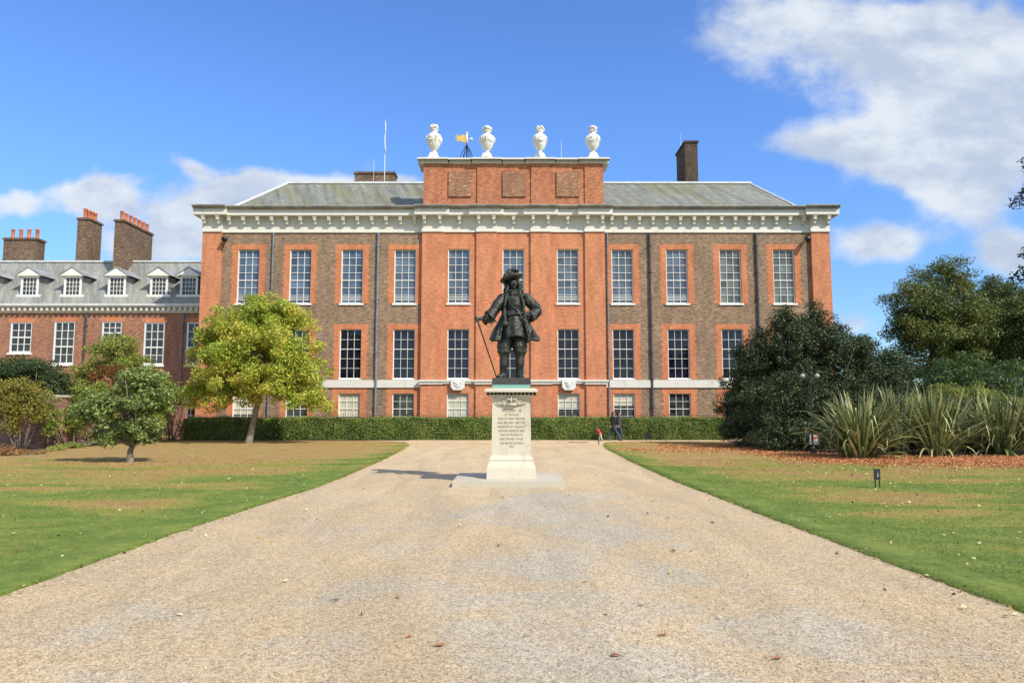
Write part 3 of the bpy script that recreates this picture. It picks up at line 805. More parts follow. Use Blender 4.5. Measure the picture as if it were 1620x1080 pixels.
def stack(name, u0, u1, vt, vb, Y, dep, parent, pots=0, cap=.18, mat='stack_brick', zb=None, potoff=0, m_pot='terracotta', along='x', ph=.75):
    x0, x1 = xat(u0, (vt + vb) / 2, Y), xat(u1, (vt + vb) / 2, Y); zt = zat(vt, Y); zb_ = zat(vb, Y) - 2.5 if zb is None else zb
    m_ = MB(); m_.box(x0, x1, Y, Y + dep, zb_, zt - cap); m_.box(x0 - .09, x1 + .09, Y - .09, Y + dep + .09, zt - cap, zt - .06); m_.box(x0 - .04, x1 + .04, Y - .04, Y + dep + .04, zt - .06, zt)
    o = m_.build(name, M[mat], parent)
    for k in range(pots):
        t = (k + .5) / pots
        px, py = (x0 + (x1 - x0) * t, Y + dep / 2) if along == 'x' else ((x0 + x1) / 2, Y + dep * t)
        q = MB(); q.lathe([(.15, 0), (.17, .05), (.14, .1), (.125, ph * .85), (.16, ph * .9), (.16, ph), (.11, ph), (.11, ph - .1)], (px, py, zt), 12)
        q.build('chimney_pot', M['terracotta'], o, smooth=True)
    return o
stack('chimney', 1084, 1104, 222.5, 287, 56.6, 3.0, palace, mat='dark_stack')
stack('chimney', 561, 624, 271.5, 287, 58.0, 1.2, palace)

def downpipe(u, v, y, zb, zt, mat, name='drainpipe', r=.065, parent=palace):
    x = xat(u, v, y); m_ = MB(); m_.tube([(x, y - .1, zb), (x, y - .1, zt)], r, 8)
    z = zt - 1.0
    while z > zb + .6:
        m_.tube([(x, y - .1, z), (x, y - .1, z + .14)], r * 1.35, 8); m_.box(x - r * 1.9, x + r * 1.9, y - .05, y - .001, z + .02, z + .11); z -= 1.9
    return m_.build(name, M[mat], parent, smooth=False)
downpipe(432.5, 400, YF, 0.2, zArch - .03, 'lead_pipe'); downpipe(598.5, 400, YF, 0.2, zArch - .03, 'lead_pipe', r=.085)
downpipe(960.5, 400, YF, 0.2, zArch - .03, 'lead_pipe', r=.06); downpipe(1027.5, 400, YF, 0.2, zArch - .03, 'dark_pipe', r=.08)
downpipe(1196, 400, YF, 0.2, zArch - .03, 'dark_pipe', r=.08)

# urns on the attic
def make_urn():
    root = empty('stone_urn', (0, 0, 0), 'x', 'urn', 'carved stone urns along the top of the palace attic')
    MB().frustum(0, 0, 0, .10, .50, .34, .50, .34).frustum(0, 0, .1, .52, .42, .3, .26, .24).build('plinth', M['urn_stone'], root)
    b = MB(); b.lathe([(.20, .5), (.24, .56), (.16, .62), (.15, .68), (.27, .78), (.36, .92), (.46, 1.15), (.54, 1.4), (.585, 1.62), (.57, 1.78), (.48, 1.92), (.34, 2.02), (.22, 2.08), (.20, 2.14), (.26, 2.2)], n=28, flute=.02, nf=14)
    bowl = b.build('bowl', M['urn_stone'], root, smooth=True)
    sw = MB()
    for k in range(4):
        a0 = k * math.pi / 2 + .4
        pts = [((.57 - .05 * math.sin(math.pi * t)) * math.cos(a0 + t * 1.5), (.57 - .05 * math.sin(math.pi * t)) * math.sin(a0 + t * 1.5), 1.70 - .30 * math.sin(math.pi * t)) for t in [i / 8 for i in range(9)]]
        sw.tube(pts, [.03, .05, .06, .07, .075, .07, .06, .05, .03], 7)
        sw.ball((.58 * math.cos(a0), .58 * math.sin(a0), 1.68), (.09, .09, .13), 8); sw.ball((.6 * math.cos(a0), .6 * math.sin(a0), 1.48), (.05, .05, .1), 8)
        am = a0 + .75; sw.ball((.53 * math.cos(am), .53 * math.sin(am), 1.68), (.09, .09, .1), 8); sw.ball((.40 * math.cos(am), .40 * math.sin(am), 1.1), (.08, .08, .09), 8)
    sw.build('carved_swag', M['urn_stone'], bowl, smooth=True)
    l = MB(); l.lathe([(.2, 2.18), (.24, 2.22), (.36, 2.33), (.26, 2.42)], n=16)
    r = random.Random(3)
    for k in range(26):
        a = r.uniform(0, 6.28); q = r.uniform(0, 1); rr = .33 * math.sqrt(1 - q * q * .8)
        l.ball((rr * math.cos(a), rr * math.sin(a), 2.4 + q * .28), r.uniform(.07, .11), 7)
    l.ball((0, 0, 2.5), (.22, .22, .2), 10)
    l.build('flower_finial', M['urn_stone'], root, smooth=True)
    return root
urn = make_urn()
ulab = ['carved stone urn at the left end of the attic top', 'carved stone urn just right of the golden weather vane',
        'carved stone urn second from the right end of the attic', 'carved stone urn at the right end of the attic top']
for k, (u, l_) in enumerate(zip((686.5, 770.5, 853.8, 938), ulab)):
    o = urn if k == 0 else copy_tree(urn)
    o.location = (xat(u, 240, YP + .2), YP + .2, ztop_attic); o['label'] = l_
    if k: o.rotation_euler.z = k * 1.1
    s_ = (zat(196.5 if k in (0,) else 198.5, YP) - ztop_attic) / 2.72; o.scale = (s_, s_, s_)

# weather vane, masts
yv = 56.0; xv = xat(738.5, 230, yv); zv = zat(245, yv)
vane = empty('weather_vane', (xv, yv, zv - 1.3), 'gilded pennant weather vane on a dark iron tripod behind the attic', 'weather vane')
fz_ = MB()
for k in range(6):
    a = k * math.pi / 3 + .2; fz_.tube([(xv + 1.0 * math.cos(a), yv + 1.0 * math.sin(a), zv - 1.3), (xv + .28 * math.cos(a), yv + .28 * math.sin(a), zv + .35), (xv, yv, zv + .85)], .028, 6)
fz_.tube([(xv, yv, zv - 1.3), (xv, yv, zv + .9)], .05, 8)
fz_.build('frame', M['iron'], vane)
MB().tube([(xv, yv, zv + .9), (xv, yv, zv + 1.75)], [.09, .07], 8).ball((xv, yv, zv + 1.8), .11, 8).ball((xv + .35, yv, zv + 1.3), .13, 8).tube([(xv, yv, zv + 1.3), (xv + .3, yv, zv + 1.3)], .03, 6).build('pole', M['off_white'], vane, smooth=True)
pn = MB(); P_ = [(0, 1.62), (-.35, 1.68), (-.62, 1.55), (-.95, 1.78), (-.78, 1.5), (-1.02, 1.42), (-.72, 1.32), (-.9, 1.14), (-.5, 1.15), (-.2, 1.0), (0, 1.02)]
n0 = len(P_); pn.add([(xv + a, yv - .02, zv + b) for a, b in P_] + [(xv + a, yv + .02, zv + b) for a, b in P_], [tuple(range(n0)), tuple(range(2 * n0 - 1, n0 - 1, -1))] + [((k + 1) % n0, k, n0 + k, n0 + (k + 1) % n0) for k in range(n0)])
pn.build('pennant', M['gold'], vane)
def mast(u, vt, vb, Y, r, label, pend):
    x = xat(u, (vt + vb) / 2, Y); zb = zat(vb, Y); zt = zat(vt, Y)
    o = empty('roof_mast', (x, Y, zb - 1.2), label, 'mast')
    MB().tube([(x, Y, zb - 1.2), (x, Y, zt)], [r, r * .6], 6).build('pole', M['off_white'], o)
    if pend:
        p = MB(); z = zb + (zt - zb) * .45
        r_ = random.Random(2); pts = []
        for k in range(7): pts.append((x + r_.uniform(-.03, .05), Y - .04, z + k * (zt - z - .2) / 6))
        p.tube(pts, [.03, .055, .03, .05, .03, .05, .02], 6).build('furled_flag', M['off_white'], o, smooth=True)
mast(609, 190, 287, 57.0, .04, 'tall thin white mast with furled flag rising behind the left roof', True)
mast(591.5, 252, 287, 57.2, .022, 'short thin aerial in front of the low roof chimney', False)
mast(887.8, 222, 245, 54, .022, 'thin pale aerial between the two right-hand attic urns', False)
mast(1077, 212, 240, 60.2, .022, 'thin aerial standing at the tall right-hand roof chimney', False)

# floodlights at the two corner pilasters
for u, s_, l_ in ((356, 1, 'dark floodlight bracketed beside the left corner pilaster under the cornice'), (1277.5, -1, 'dark floodlight bracketed beside the right corner pilaster under the cornice')):
    x = xat(u, 378, YF - .4); z = zat(377, YF - .4)
    o = empty('floodlight', (x, YF - .4, z), l_, 'floodlight', 'floodlights below the palace cornice')
    MB().tube([(x - s_ * .3, YP + .2, z + .1), (x, YF - .4, z)], .035, 6).tube([(x, YF, z + .05), (x, YF - .4, z)], .035, 6).build('bracket', M['iron'], o)
    m_ = MB(); m_.tube([(x, YF - .25, z + .08), (x + s_ * .08, YF - .72, z - .14)], [.13, .21], 12); m_.build('lamp_head', M['iron'], o, smooth=True)

# ------------------------------------------------------------------ the long brick wing on the left
YW = 54.0
wing = empty('brick_wing', (-30, YW, 0), 'low red brick wing with grey slate roof and white dormers left of the palace', 'building')
we = zat(495, YW); wz1 = zat(487, YW); xwL, xwR = -62.0, xL + .03
WWIN = [((16.3, 50), (509.8, 558), 4), ((85.5, 118), (508.6, 576), 5), ((161, 192), (508.6, 545), 4), ((228, 260), (510, 577), 5), ((296, 326), (510, 577), 5)]
wh = []; specs = []
for (us, vs_, nr) in WWIN:
    Y = YW; x0, x1 = xat(us[0], 530, Y), xat(us[1], 530, Y); wh.append((x0, x1, zat(vs_[1], Y), zat(vs_[0], Y))); specs.append(nr)
for k in range(1, 6):
    x0 = wh[0][0] - k * 3.3; wh.append((x0, x0 + 1.55, wh[0][2] - (.8 if k % 2 else 0), wh[0][3])); specs.append(5 if k % 2 else 4)
for h in list(wh):
    wh.append((h[0], h[1], .8, 3.2)); specs.append(4)
m_ = MB(); wall_holes(m_, xwL, xwR, -.3, we, wh, YW)
m_.add([(xwL, YW, -.3), (xwL, YW + 9, -.3), (xwL, YW + 9, we), (xwL, YW, we)], [(3, 2, 1, 0)]); m_.build('wall', M['wing_brick'], wing)
for (h, nr) in zip(wh, specs):
    x0, x1, z0, z1 = h; yr = YW + .07; f = MB(); fw = .09
    f.box(x0, x0 + fw, yr - .03, yr + .06, z0, z1); f.box(x1 - fw, x1, yr - .03, yr + .06, z0, z1); f.box(x0 + fw, x1 - fw, yr - .028, yr + .06, z1 - fw, z1); f.box(x0 + fw, x1 - fw, yr - .028, yr + .06, z0, z0 + .13)
    for k in (1, 2): xm = x0 + fw + (x1 - x0 - 2 * fw) * k / 3; f.box(xm - .022, xm + .022, yr - .02, yr + .03, z0 + .13, z1 - fw)
    for k in range(1, nr): zm = z0 + .13 + (z1 - z0 - .13 - fw) * k / nr; bb = .05 if k == nr // 2 else .022; f.box(x0 + fw, x1 - fw, yr - .025, yr + .028, zm - bb, zm + bb)
    win = f.build('window', M['white_paint'], wing)
    MB().add([(x0, yr + .035, z0), (x1, yr + .035, z0), (x1, yr + .035, z1), (x0, yr + .035, z1)], [(0, 1, 2, 3)]).build('pane', M['glass_mid'], win)
    MB().box(x0 - .12, x1 + .12, YW - .1, yr - .032, z0 - .14, z0).build('sill', M['white_paint'], win)
    MB().box(x0 - .2, x1 + .2, YW - .012, YW + .001, z1, z1 + .33).build('lintel', M['rubbed_brick'], win)
c_ = MB(); c_.box(xwL, xwR, YW - .12, YW + .3, we, we + .12); c_.box(xwL, xwR, YW - .42, YW + .3, wz1 + .02, wz1 + .22); c_.box(xwL, xwR, YW - .14, YW + .3, we + .121, wz1 + .018)
x = xwL + .2
while x < xwR - .2:
    c_.box(x, x + .17, YW - .36, YW - .142, we + .14, wz1 + .015); x += .42
c_.build('cornice', M['white_trim'], wing)
wr0 = wz1 + .23; YWR = 57.6; wr1 = zat(414.5, YWR)
r_ = MB(); r_.add([(xwL, YW - .42, wr0), (xwR + 2, YW - .42, wr0), (xwR + 2, YWR, wr1), (xwL, YWR, wr1), (xwL, YWR + 3.6, wr0), (xwR + 2, YWR + 3.6, wr0)], [(0, 1, 2, 3), (3, 2, 5, 4), (0, 3, 4)])
wroof = r_.build('roof', M['wing_slate'], wing)
MB().box(xwL, xwR + 1.8, YWR - .16, YWR + .2, wr1 - .03, wr1 + .10).build('ridge_lead', M['white_lead'], wroof)
MB().box(xwL, xwR, YW - .50, YW - .422, wr0 - .12, wr0 + .04).build('gutter', M['white_lead'], wing)
slope = (wr1 - wr0) / (YWR - YW + .42)
yd = YW + .35
def ypl(z): return YW - .42 + (z - wr0) / slope
dz0, dz1, dza = zat(468.5, yd), zat(437, yd), zat(424.5, yd)
for u in (47.5, 115.7, 185.4, 252, 299.5, -21, -90, -160, -230):
    x = xat(u, 450, yd); hw = .66
    d_ = MB(); d_.box(x - hw, x + hw, yd, ypl(dz1) + .3, dz0, dz1)
    dm = d_.build('dormer', M['lead'], wroof)
    fr_ = MB(); fr_.box(x - hw - .02, x - hw + .15, yd - .05, yd - .002, dz0, dz1); fr_.box(x + hw - .15, x + hw + .02, yd - .05, yd - .002, dz0, dz1); fr_.box(x - hw + .15, x + hw - .15, yd - .05, yd - .002, dz1 - .15, dz1); fr_.box(x - hw - .25, x + hw + .25, yd - .12, yd - .002, dz0 - .1, dz0 + .1)
    ix0, ix1 = x - hw + .15, x + hw - .15; iz0, iz1 = dz0 + .1, dz1 - .15
    for k in (1, 2, 3): xm = ix0 + (ix1 - ix0) * k / 4; fr_.box(xm - .018, xm + .018, yd - .035, yd - .003, iz0, iz1)
    for k in (1, 2, 3): zm = iz0 + (iz1 - iz0) * k / 4; fr_.box(ix0, ix1, yd - .033, yd - .004, zm - .018, zm + .018)
    # pediment
    ov = .3; a = [(x - hw - ov, yd - .25, dz1), (x + hw + ov, yd - .25, dz1), (x, yd - .25, dza)]
    fr_.add(a + [(p[0], yd - .03, p[2]) for p in a], [(0, 1, 2), (5, 4, 3), (0, 3, 4, 1), (1, 4, 5, 2), (2, 5, 3, 0)])
    fr_.build('window_frame', M['white_paint'], dm)
    g_ = MB().add([(ix0, yd - .01, iz0), (ix1, yd - .01, iz0), (ix1, yd - .01, iz1), (ix0, yd - .01, iz1)], [(0, 1, 2, 3)])
    g_.build('pane', M['glass_mid'], dm)
    q = MB(); e = .05
    y2, y3 = ypl(dz1) + .4, ypl(dza) + .4
    q.add([(x - hw - ov - .05, yd - .3, dz1 - .0), (x, yd - .3, dza + .04), (x + hw + ov + .05, yd - .3, dz1), (x - hw - ov - .05, y2, dz1), (x, y3, dza + .04), (x + hw + ov + .05, y2, dz1),
           (x - hw - ov - .05, yd - .3, dz1 + e), (x, yd - .3, dza + .04 + e), (x + hw + ov + .05, yd - .3, dz1 + e), (x - hw - ov - .05, y2, dz1 + e), (x, y3, dza + .04 + e), (x + hw + ov + .05, y2, dz1 + e)],
          [(0, 3, 4, 1), (1, 4, 5, 2), (6, 7, 10, 9), (7, 8, 11, 10), (0, 1, 7, 6), (1, 2, 8, 7), (2, 5, 11, 8), (3, 0, 6, 9)])
    q.build('dormer_roof', M['lead'], dm)
stack('chimney', 5, 57, 376, 412, 58.2, 1.1, wing, pots=4, ph=.85)
stack('chimney', 121, 139, 344, 412, 57.6, 1.9, wing, pots=4, along='y', ph=.8)
stack('chimney', 180, 194, 347, 425, 55.8, 4.6, wing, pots=7, along='y', ph=.75, zb=wr0 + .8)
downpipe(135, 540, YW, .3, we - .05, 'dark_pipe', parent=wing, r=.07)
downpipe(289, 540, YW, .3, we - .05, 'lead_pipe', parent=wing, r=.05)

# ------------------------------------------------------------------ garden wall and its plants on the left
gw = empty('garden_wall', (-23, 35.3, 0), 'weathered red brick garden wall with stone capping behind the left shrubs', 'wall')
def wall_run(p, q, h, th, parent, mb, cap):
    p = Vector((*p, 0)); q = Vector((*q, 0)); d = (q - p).normalized(); n = Vector((-d.y, d.x, 0))
    for (m2, a, z0, z1) in ((mb, th / 2, -.2, h), (cap, th / 2 + .06, h + .002, h + .12)):
        v = [p + n * a, p - n * a, q - n * a, q + n * a]
        m2.add([(k.x, k.y, z0) for k in v] + [(k.x, k.y, z1) for k in v], [(0, 1, 2, 3), (7, 6, 5, 4), (0, 4, 5, 1), (1, 5, 6, 2), (2, 6, 7, 3), (3, 7, 4, 0)])
a_ = MB(); b_ = MB(); wall_run((-50, 33.0), (-22.85, 35.3), 2.5, .35, gw, a_, b_); wall_run((-22.68, 35.5), (-23.5, 46.6), 2.48, .35, gw, a_, b_)
a_.build('wall', M['garden_brick'], gw); b_.build('capping', M['slab'], gw)
px, py = gnd(279, 694)
gp = empty('gate_pier', (px, py, 0), 'narrow brick gate pier standing left of the hedge end', 'pier')
MB().box(px - .36, px + .36, py, py + .7, -.1, 2.3).build('shaft', M['garden_brick'], gp); MB().box(px - .44, px + .44, py - .08, py + .78, 2.302, 2.45).build('cap', M['slab'], gp)
bx_, by_ = gnd(303, 692)
wb = MB(); wb.box(bx_ - .22, bx_ + .22, by_ + 2, by_ + 2.25, 1.35, 1.98); wb.box(bx_ - .24, bx_ + .24, by_ + 1.97, by_ + 2.0, 1.95, 2.02); wb.box(bx_ - .04, bx_ + .04, by_ + 2.1, by_ + 2.16, 0, 1.35)
tag(wb.build('notice_box', M['off_white']), 'small white box on a post between the brick pier and yellow-green tree', 'box')

# ------------------------------------------------------------------ statue and pedestal
SX, SY = xat(809.0, 700, 18.35), 18.35
ped = empty('stone_pedestal', (SX, SY, 0), 'tall cream stone pedestal with carved inscription under the bronze statue', 'pedestal')
YPf = 17.78; zb_ = .14
hw0 = xat(846.8, 750, YPf) / 1 - SX; hw0 = .61
zt_die = zat(630, YPf); z_d0 = zat(719.5, YPf); z_m = zat(726.5, YPf)
MB().box(SX - 1.40, SX + 1.28, SY - 1.2, SY + 1.2, 0.005, zb_).build('step', M['slab'], ped)
m_ = MB()
m_.frustum(SX, SY, zb_ + .002, .40, hw0, hw0, hw0 - .01, hw0 - .01)
def molding(mb, pts):
    for (a, z), (b, z2) in zip(pts[:-1], pts[1:]): mb.frustum(SX, SY, z, z2, a, a, b, b)
molding(m_, [(hw0 - .01, .40), (hw0 - .03, .47), (.555, .53), (.54, z_m - .05), (.545, z_m), (.50, z_d0 - .02), (.495, z_d0)])
m_.build('base', M['portland'], ped)
m_ = MB(); m_.frustum(SX, SY, z_d0 + .001, zt_die, .49, .49, .475, .475); m_.build('shaft', M['portland'], ped)
m_ = MB()
# sunk field border
zi0, zi1 = z_d0 + .08, zt_die - .05
zc_a = zat(620.5, 17.7)
molding(m_, [(.50, zt_die), (.50, zt_die + .05), (.53, zt_die + .07), (.585, zt_die + .09), (.585, zc_a - .002), (.64, zc_a), (.66, zc_a + .015), (.66, zc_a + .07), (.60, zc_a + .10)])
for s_ in (-1, 1):
    for k in range(13):
        t = -.58 + k * .0967
        m_.box(SX + t - .028, SX + t + .028, SY - .625, SY - .584, zc_a - .065, zc_a - .004); m_.box(SX + t - .028, SX + t + .028, SY + .584, SY + .625, zc_a - .065, zc_a - .004)
m_.build('capital', M['portland'], ped)
zs0 = zc_a + .10
MB().frustum(SX, SY, zs0 + .002, zs0 + .115, .475, .475, .47, .47).build('verdigris_block', M['verdigris'], ped)
zs1 = zat(597.3, 17.9)
MB().frustum(SX, SY, zs0 + .117, zs1, .49, .49, .475, .475).build('bronze_plinth', M['bronze_plinth'], ped)
# carved crown and branches
m_ = MB(); yc = SY - .50; zc_ = zat(637.5, YPf)
m_.box(SX - .12, SX + .12, yc - .07, yc + .03, zc_ - .055, zc_ - .005)
m_.tube([(SX - .12, yc - .04, zc_), (SX - .14, yc - .05, zc_ + .07), (SX - .07, yc - .06, zc_ + .11), (SX, yc - .05, zc_ + .08)], .016, 6)
m_.tube([(SX + .12, yc - .04, zc_), (SX + .14, yc - .05, zc_ + .07), (SX + .07, yc - .06, zc_ + .11), (SX, yc - .05, zc_ + .08)], .016, 6)
m_.tube([(SX, yc - .05, zc_), (SX, yc - .05, zc_ + .13)], .018, 6); m_.ball((SX, yc - .05, zc_ + .15), .03, 8)
for s_ in (-1, 1):
    m_.tube([(SX + s_ * .1, yc - .03, zc_ - .03), (SX + s_ * .2, yc - .035, zc_ - .01), (SX + s_ * .3, yc - .02, zc_ + .01), (SX + s_ * .38, yc - .01, zc_ + .015)], [.02, .018, .014, .008], 6)
    m_.tube([(SX + s_ * .12, yc - .03, zc_ - .02), (SX + s_ * .19, yc - .05, zc_ + .045), (SX + s_ * .26, yc - .04, zc_ + .05)], [.018, .016, .006], 6)
    for k in range(6):
        x = SX + s_ * (.16 + k * .035); m_.ball((x, yc - .03, zc_ + .01 + (.022 if k % 2 else -.022)), (.022, .012, .009), 6, rot=(0, s_ * (.7 if k % 2 else -.7)))
m_.build('carved_crown', M['portland'], ped, smooth=True)
LINES = ['WILLIAM  III', 'OF ORANGE', 'KING OF GREAT BRITAIN', 'AND IRELAND 1689-1702', 'PRESENTED BY WILLIAM II', 'GERMAN EMPEROR AND', 'KING OF PRUSSIA TO', 'KING EDWARD VII FOR', 'THE BRITISH NATION', '1907']
LV = [649.6, 655.8, 662.1, 668.5, 675, 681.4, 687.6, 694.3, 700.8, 706.3]
LW = [.50, .36, .66, .68, .68, .66, .56, .58, .57, .13]
for i, (tx, v, wd) in enumerate(zip(LINES, LV, LW)):
    c = bpy.data.curves.new('inscription', 'FONT'); c.body = tx; c.align_x = 'CENTER'; c.align_y = 'CENTER'
    c.size = .112 if i == 0 else .082; c.extrude = .003
    tmp = bpy.data.objects.new('inscription', c); col.objects.link(tmp); bpy.context.view_layer.update()
    me = bpy.data.meshes.new_from_object(tmp.evaluated_get(bpy.context.evaluated_depsgraph_get())); bpy.data.objects.remove(tmp)
    me.materials.clear(); o = link('inscription', me, M['letter'], ped)
    z = zat(v, YPf + .07); o.rotation_euler = (R(90), 0, 0); o.parent = ped
    half = .49 - .015 * (z - z_d0) / (zt_die - z_d0)
    o.location = (0.0, -half - .001, z)
    bpy.context.view_layer.update()
    if o.dimensions.x > 0: o.scale = (wd / o.dimensions.x, 1, 1)

# the bronze figure: measured on the photo, one unit = .00309 m, x from the middle, z above the plinth
K = .00309
st = empty('bronze_statue', (SX, SY, zs1), 'dark bronze statue of a man in plumed hat and long coat leaning on a cane', 'statue')
def sp(x, y, d=0.0): return (SX + (x - 378) * K, SY + d, zs1 + (1005 - y) * K)
b = MB()
# legs, boots
for (hx, hd, kx, kd, ax, ad, toe) in ((330, 0, 318, -.02, 308, -.02, (268, -.20)), (440, .03, 450, -.03, 442, .0, (468, -.22))):
    b.tube([sp(hx + 20 * (1 if hx < 378 else -1), 600, hd), sp(hx, 660, hd), sp(kx, 745, kd), sp(kx, 800, kd)], [.18, .185, .195, .15], 14)      # full breeches
    b.tube([sp(kx, 770, kd), sp(kx, 800, kd), sp(kx, 830, kd), sp(kx - 2, 880, kd), sp(ax, 960, ad), sp(ax, 1000, ad)], [.13, .15, .115, .115, .085, .09], 14)
    b.tube([sp(ax, 985, ad + .03), sp((ax + toe[0]) / 2, 988, (ad + toe[1]) / 2), sp(*[toe[0], 995], toe[1])], [.085, .075, .05], 12)
    b.box(sp(ax, 0)[0] - .055, sp(ax, 0)[0] + .055, SY + ad - .03, SY + ad + .10, zs1, zs1 + .06)
    b.tube([sp(kx, 775, kd), sp(kx, 792, kd)], [.19, .175], 14)                                          # boot tops
    b.ball(sp(kx, 785, kd - .10), (.10, .09, .06), 8)
# torso
b.tube([sp(400, 600), sp(400, 540), sp(400, 470), sp(398, 400, -.02), sp(395, 340), sp(392, 315)], [.24, .235, .225, .255, .25, .16], 18)
b.ball(sp(400, 480, -.12), (.22, .16, .22), 14); b.ball(sp(398, 385, -.06), (.24, .18, .22), 14)
b.tube([sp(300, 330, .02), sp(340, 315, .0), sp(395, 308, 0), sp(450, 312, 0), sp(500, 325, .02)], [.10, .13, .13, .13, .105], 12)
# neck, head
b.tube([sp(396, 320), sp(397, 255, -.03)], [.10, .085], 12)
b.ball(sp(398, 215, -.07), (.098, .12, .138), 16); b.ball(sp(400, 242, -.115), (.06, .055, .05), 10); b.ball(sp(403, 218, -.195), (.02, .036, .034), 8)
b.ball(sp(385, 222, -.13), (.035, .03, .025), 8); b.ball(sp(417, 222, -.13), (.035, .03, .025), 8)
b.tube([sp(377, 199, -.14), sp(399, 200, -.165), sp(421, 199, -.14)], .012, 6)
b.ball(sp(401, 236, -.155), (.028, .014, .009), 6); b.ball(sp(402, 244, -.15), (.022, .014, .009), 6)
b.ball(sp(385, 205, -.178), (.021, .012, .010), 6); b.ball(sp(414, 205, -.178), (.021, .012, .010), 6)
b.ball(sp(401, 254, -.145), (.03, .03, .024), 8); b.tube([sp(402, 206, -.18), sp(403, 222, -.215), sp(403, 227, -.20)], [.012, .02, .016], 8)
b.tube([sp(390, 229, -.185), sp(403, 232, -.195), sp(416, 229, -.185)], .008, 6)
b.build('body', M['bronze'], st, remesh=.0075)
# hair: long curls
h = MB(); r_ = random.Random(9)
for s_, xs in ((-1, 346), (1, 448)):
    for k in range(9):
        x = xs + s_ * r_.uniform(-14, 16); d = r_.uniform(-.07, .13); x2 = x + s_ * r_.uniform(5, 34); L = r_.uniform(100, 150) if s_ < 0 else r_.uniform(85, 135)
        pts = [sp(x + 5 * math.sin(q * 1.9 + k) + (x2 - x) * q / 7, 200 + L * q / 7, d - .006 * q + .02 * math.cos(q * 1.9 + k)) for q in range(8)]
        h.tube(pts, [.03, .042, .036, .044, .036, .042, .034, .018], 8)
h.ball(sp(396, 215, .06), (.14, .12, .17), 12)
h.build('hair', M['bronze'], st, remesh=.010)
# hat with rolled brim and plumes
ht = MB(); tilt = R(-17)
hc = Vector(sp(386, 182, -.03))
def hp(x, y, z):
    v = Matrix.Rotation(R(-13), 3, 'X') @ Vector((x, y, z)); v = Matrix.Rotation(tilt, 3, 'Y') @ v; return tuple(hc + v)
nb = 28; ring = []
for (rr, zz) in ((.13, -.01), (.24, -.02), (.295, .01), (.305, .05), (.285, .065), (.21, .03), (.12, .05)):
    for k in range(nb):
        a = 2 * math.pi * k / nb; lift = .055 * max(0, math.cos(a - .3)) ** 2 + .03 * max(0, math.cos(a - 3.4)) + .012 * math.sin(3 * a)
        ring.append(hp(rr * math.cos(a) * 1.03, rr * math.sin(a) * .95, zz + lift * (rr / .27) ** 2))
fs = [(i * nb + k, i * nb + (k + 1) % nb, (i + 1) * nb + (k + 1) % nb, (i + 1) * nb + k) for i in range(6) for k in range(nb)]
fs += [(tuple(6 * nb + k for k in range(nb))), tuple(reversed(range(nb)))]
ht.add(ring, fs)
ht.ball(hp(0, 0, .12), (.165, .16, .15), 16)
r_ = random.Random(4)
for k in range(26):
    a = r_.uniform(0, 6.28); rr = r_.uniform(.12, .23); ht.ball(hp(rr * math.cos(a), rr * math.sin(a) - .02, .085 + r_.uniform(0, .12)), (r_.uniform(.04, .062), .04, .032), 7)
for k in range(9):
    a = k * .55 - 2.4; ht.tube([hp(.2 * math.cos(a), .2 * math.sin(a), .09), hp(.16 * math.cos(a + .3), .16 * math.sin(a + .3), .23), hp(.06 * math.cos(a + .6), .08 * math.sin(a + .6), .285)], [.035, .042, .028], 7)
ht.build('hat', M['bronze'], st, remesh=.0095, disp=(.012, .03))
# long coat: a flaring skirt with deep folds, open in front, plus bodice and sleeves
ct_ = MB()
def skirt(mb, rings, a0, a1, n, folds, th=.02, seed=0, xs=lambda t: 0):
    """rings: (y px, cx px, rx, ry); a: angles measured from the front (viewer) clockwise"""
    V = []
    m2 = len(rings)
    for s_ in (0, 1):
        for j, (yp, cx, rx, ry, fa) in enumerate(rings):
            for k in range(n + 1):
                t = a0 + (a1 - a0) * k / n
                f = 1 + fa * math.sin(folds * t + seed) + fa * .5 * math.sin(folds * 1.7 * t + 2 * seed)
                q = (f * (1 - (th / rx if s_ else 0)))
                V.append((SX + (cx - 378) * K + rx * q * math.sin(t), SY - ry * q * math.cos(t), zs1 + (1005 - yp) * K + .02 * math.sin(folds * t * .5 + seed) * (j / (m2 - 1))))
    N = n + 1; Fc = []
    o_ = m2 * N
    for j in range(m2 - 1):
        for k in range(n):
            Fc.append((j * N + k, j * N + k + 1, (j + 1) * N + k + 1, (j + 1) * N + k)); Fc.append((o_ + j * N + k, o_ + (j + 1) * N + k, o_ + (j + 1) * N + k + 1, o_ + j * N + k + 1))
    for j in range(m2 - 1):
        for k in (0, n): Fc.append((j * N + k, (j + 1) * N + k, o_ + (j + 1) * N + k, o_ + j * N + k))
    for j in (0, m2 - 1):
        for k in range(n): Fc.append((j * N + k, j * N + k + 1, o_ + j * N + k + 1, o_ + j * N + k))
    mb.add(V, Fc)
# waistcoat skirt (front)
skirt(ct_, [(455, 400, .245, .25, .0), (520, 402, .275, .29, .015), (600, 405, .33, .33, .03), (668, 408, .36, .35, .045)], -1.25, 1.25, 60, 7, .03, 1.0)
# outer coat skirt: sides and back
skirt(ct_, [(340, 392, .30, .24, .0), (400, 392, .31, .26, .02), (470, 395, .30, .28, .03), (540, 398, .40, .36, .05), (620, 402, .53, .43, .07), (690, 404, .60, .48, .09)], .75, 2 * math.pi - .72, 120, 13, .035, .5)
